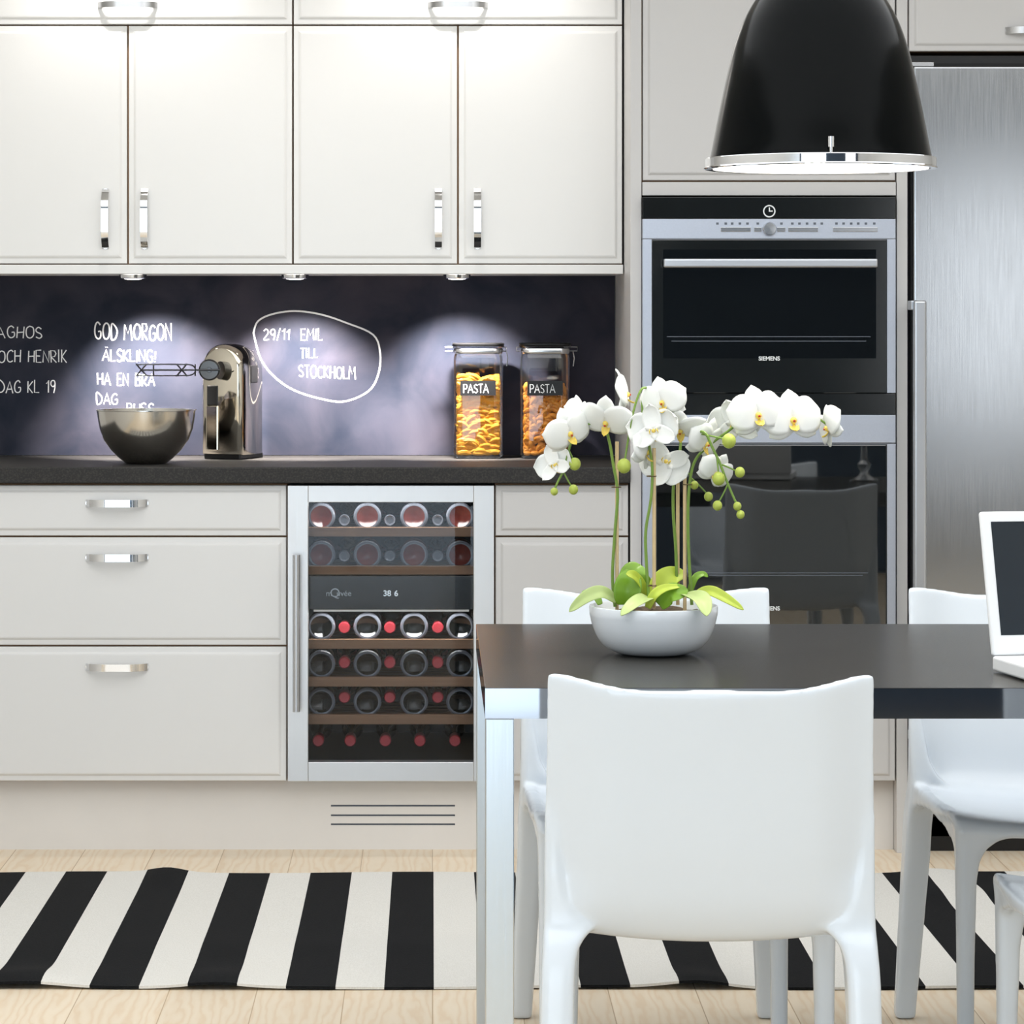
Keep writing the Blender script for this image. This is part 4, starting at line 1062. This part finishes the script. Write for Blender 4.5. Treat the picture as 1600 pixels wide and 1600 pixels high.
def lip_mb(sc):
    mb = MB()
    mb.ball((0, -.004 * sc, -.001 * sc), .0042 * sc, 10, (1, 1.2, 1))
    g = petal(.016 * sc, .011 * sc, .8, -.004 * sc)
    R1 = Matrix.Rotation(math.radians(180), 3, 'Y') @ Matrix.Rotation(math.radians(28), 3, 'X')
    mb.grid([[R1 @ p + Vector((0, -.004 * sc, -.002 * sc)) for p in row] for row in g])
    for s in (-1, 1):
        g = petal(.010 * sc, .008 * sc, .8, .003 * sc)
        R2 = Matrix.Rotation(math.radians(70 * s), 3, 'Y') @ Matrix.Rotation(math.radians(-38), 3, 'X')
        mb.grid([[R2 @ p + Vector((0, -.004 * sc, -.003 * sc)) for p in row] for row in g])
    return mb
def flower(px, py, d, yaw, pitch, roll, sc=1.0):
    p = PT(px, py, oY + d)
    Rm = Matrix.Rotation(math.radians(yaw), 3, 'Z') @ Matrix.Rotation(math.radians(pitch), 3, 'X') @ Matrix.Rotation(math.radians(roll), 3, 'Y')
    f = flower_proto(sc); f.v = [p + Rm @ v for v in f.v]
    fo = f.build('flower', M['petal'], t, smooth=True, solid=0.0006, angle=80)
    f = lip_mb(sc); f.v = [p + Rm @ v for v in f.v]
    f.build('lip', M['lip'], fo, smooth=True, solid=0.0004, angle=80)
    f = MB().ball((0, -.0088 * sc, -.002 * sc), .0017 * sc, 8); f.v = [p + Rm @ v for v in f.v]
    f.build('throat', M['throat'], fo, smooth=True)
for a in ((866, 726, .0, 150, 10, 25, .75), (888, 676, -.022, 28, 12, -22, .95), (906, 650, .006, 55, -10, 12, .8), (948, 657, -.018, -25, 35, 8, 1.0), (974, 616, .012, 82, -8, 4, .95),
          (1036, 628, -.03, -24, 6, -14, .92), (1021, 672, -.045, 168, 8, 10, .95), (1008, 705, -.02, 60, 5, 20, .9), (1063, 668, -.012, -12, 55, 0, .95), (1040, 722, .012, 165, 14, 160, .98), (1102, 690, -.006, 42, 25, 15, .9),
          (1118, 738, -.006, 20, 20, 30, .75), (1148, 664, .012, 160, -15, 12, 1.02), (1183, 648, -.026, 10, -4, -8, 1.08), (1238, 656, -.016, 8, -6, -4, 1.12), (1296, 668, .0, -72, 5, -28, .9)):
    flower(*a[:6], a[6] * FS)

def leaf(pts, W, m, d=0.0, twist=0.0, fold=0.25):
    q = spline([PT(a, b_, oY + dd) for a, b_, dd in pts], 6); n = len(q); g = []
    for i, p in enumerate(q):
        a = i / (n - 1)
        dr_ = (q[min(i + 1, n - 1)] - q[max(i - 1, 0)]).normalized()
        side = Vector((math.cos(twist), math.sin(twist), 0)) if abs(twist) > 5 else None
        view = Vector((math.sin(twist), -math.cos(twist) * 0.8, 0.6)).normalized()
        side = dr_.cross(view).normalized()
        up_ = side.cross(dr_)
        wv = W / 2 * (0.25 + 0.75 * math.sin(PI * min(1, a * 0.9 + 0.12)) ** 0.8) if a < 0.9 else W / 2 * (0.25 + 0.75 * math.sin(PI * min(1, .93)) ** 0.8) * (1 - (a - 0.9) / 0.1 * 0.9)
        g.append([p + side * (wv * u) + up_ * (abs(u) * wv * fold) for u in (-1, -.66, -.33, 0, .33, .66, 1)])
    return MB().grid(g).build('leaf', m, t, smooth=True, solid=0.0016, sub=1, angle=80)
leaf([(962, 938, -.02), (940, 926, -.03), (915, 934, -.035), (889, 956, -.04)], .024, M['leaf_pale'], twist=.2)
leaf([(978, 945, -.03), (980, 925, -.035), (985, 905, -.03), (992, 893, -.02)], .044, M['leaf_dark'])
leaf([(1000, 945, .03), (992, 915, .035), (993, 895, .04), (1003, 884, .05)], .052, M['leaf_dark'])
leaf([(1004, 935, -.02), (1002, 915, -.03), (990, 900, -.045), (978, 897, -.05)], .022, M['leaf_lime'], twist=.4)
leaf([(1025, 940, .01), (1034, 915, .015), (1050, 900, .02), (1072, 897, .03)], .040, M['leaf_lime'])
leaf([(1020, 938, -.02), (1010, 934, -.05), (990, 944, -.085), (970, 962, -.105)], .026, M['leaf_pale'], twist=-.2)
leaf([(1030, 946, -.04), (1046, 930, -.045), (1060, 926, -.05), (1075, 922, -.05)], .036, M['leaf_dark'])
leaf([(1066, 930, -.02), (1082, 930, -.055), (1097, 940, -.085), (1104, 963, -.105)], .036, M['leaf_pale'], twist=.2)
leaf([(1090, 928, .0), (1110, 924, -.0), (1135, 936, -.01), (1162, 953, -.02)], .020, M['leaf_lime'])
leaf([(1075, 935, .03), (1085, 905, .035), (1098, 897, .04), (1106, 902, .04)], .012, M['leaf_dark'])
leaf([(1012, 950, -.05), (1022, 930, -.055), (1040, 919, -.05), (1066, 916, -.045)], .016, M['leaf_lime'])
leaf([(938, 945, .03), (930, 930, .04), (918, 926, .05), (908, 928, .05)], .014, M['leaf_dark'])

# ------------------------------------------------------------------ laptop
hx_ = PT(1550, 1035, 4.585)
lp = Vector((hx_.x, 4.585, TZ))
t = thing('laptop', 'open white laptop with dark screen standing on the table at the right edge', 'laptop', lp)
yaw = math.radians(11)
ex = Vector((math.cos(yaw), math.sin(yaw), 0)); ey = Vector((-math.sin(yaw), math.cos(yaw), 0)); ez = Vector((0, 0, 1))
def lbox(x0, x1, y0, y1, z0, z1, fy=ey, fz=ez, o=lp):
    mb = MB().box(x0, x1, y0, y1, z0, z1); mb.v = [o + ex * v.x + fy * v.y + fz * v.z for v in mb.v]; return mb
base = lbox(0, .33, -.225, .0, 0.002, 0.024).build('base', M['laptop'], t, bevel=0.004, seg=3)
kb = MB()
for r_i in range(5):
    for k in range(13):
        kb.add(*(lambda q: (q.v, q.f))(lbox(.03 + k * .0208, .048 + k * .0208, -.045 - r_i * .021, -.027 - r_i * .021, .0235, .0262)))
kb.build('keyboard', M['lacquer'], base)
lbox(.115, .215, -.205, -.15, .0235, .0246).build('touchpad', M['lacquer_grey'], base)
tl = math.radians(14)
fz_ = ez * math.cos(tl) + ey * math.sin(tl); fy_ = ey * math.cos(tl) - ez * math.sin(tl)
lo_ = lp + ez * 0.024
lid = lbox(0, .33, -.004, .006, 0, .218, fy_, fz_, lo_).build('lid', M['laptop'], t, bevel=0.004, seg=3)
lbox(.0155, .3145, -.0046, -.003, .030, .202, fy_, fz_, lo_).build('screen', M['screen'], lid)

# ------------------------------------------------------------------ glass candlestick (seen mirrored in the oven doors)
cs = Vector((1.39, 4.68, TZ))
props(MB().lathe([(0.001, 0), (0.045, 0), (0.046, 0.006), (0.02, 0.018), (0.012, 0.03), (0.02, 0.045), (0.022, 0.055), (0.011, 0.07), (0.009, 0.12), (0.016, 0.135), (0.009, 0.15), (0.009, 0.25), (0.018, 0.265), (0.012, 0.28), (0.022, 0.31), (0.024, 0.34), (0.018, 0.345), (0.001, 0.33)], cs, 24).build('candlestick', M['crystal'], smooth=True, org=cs),
      'tall turned glass candlestick standing on the table beyond the laptop', 'candlestick')
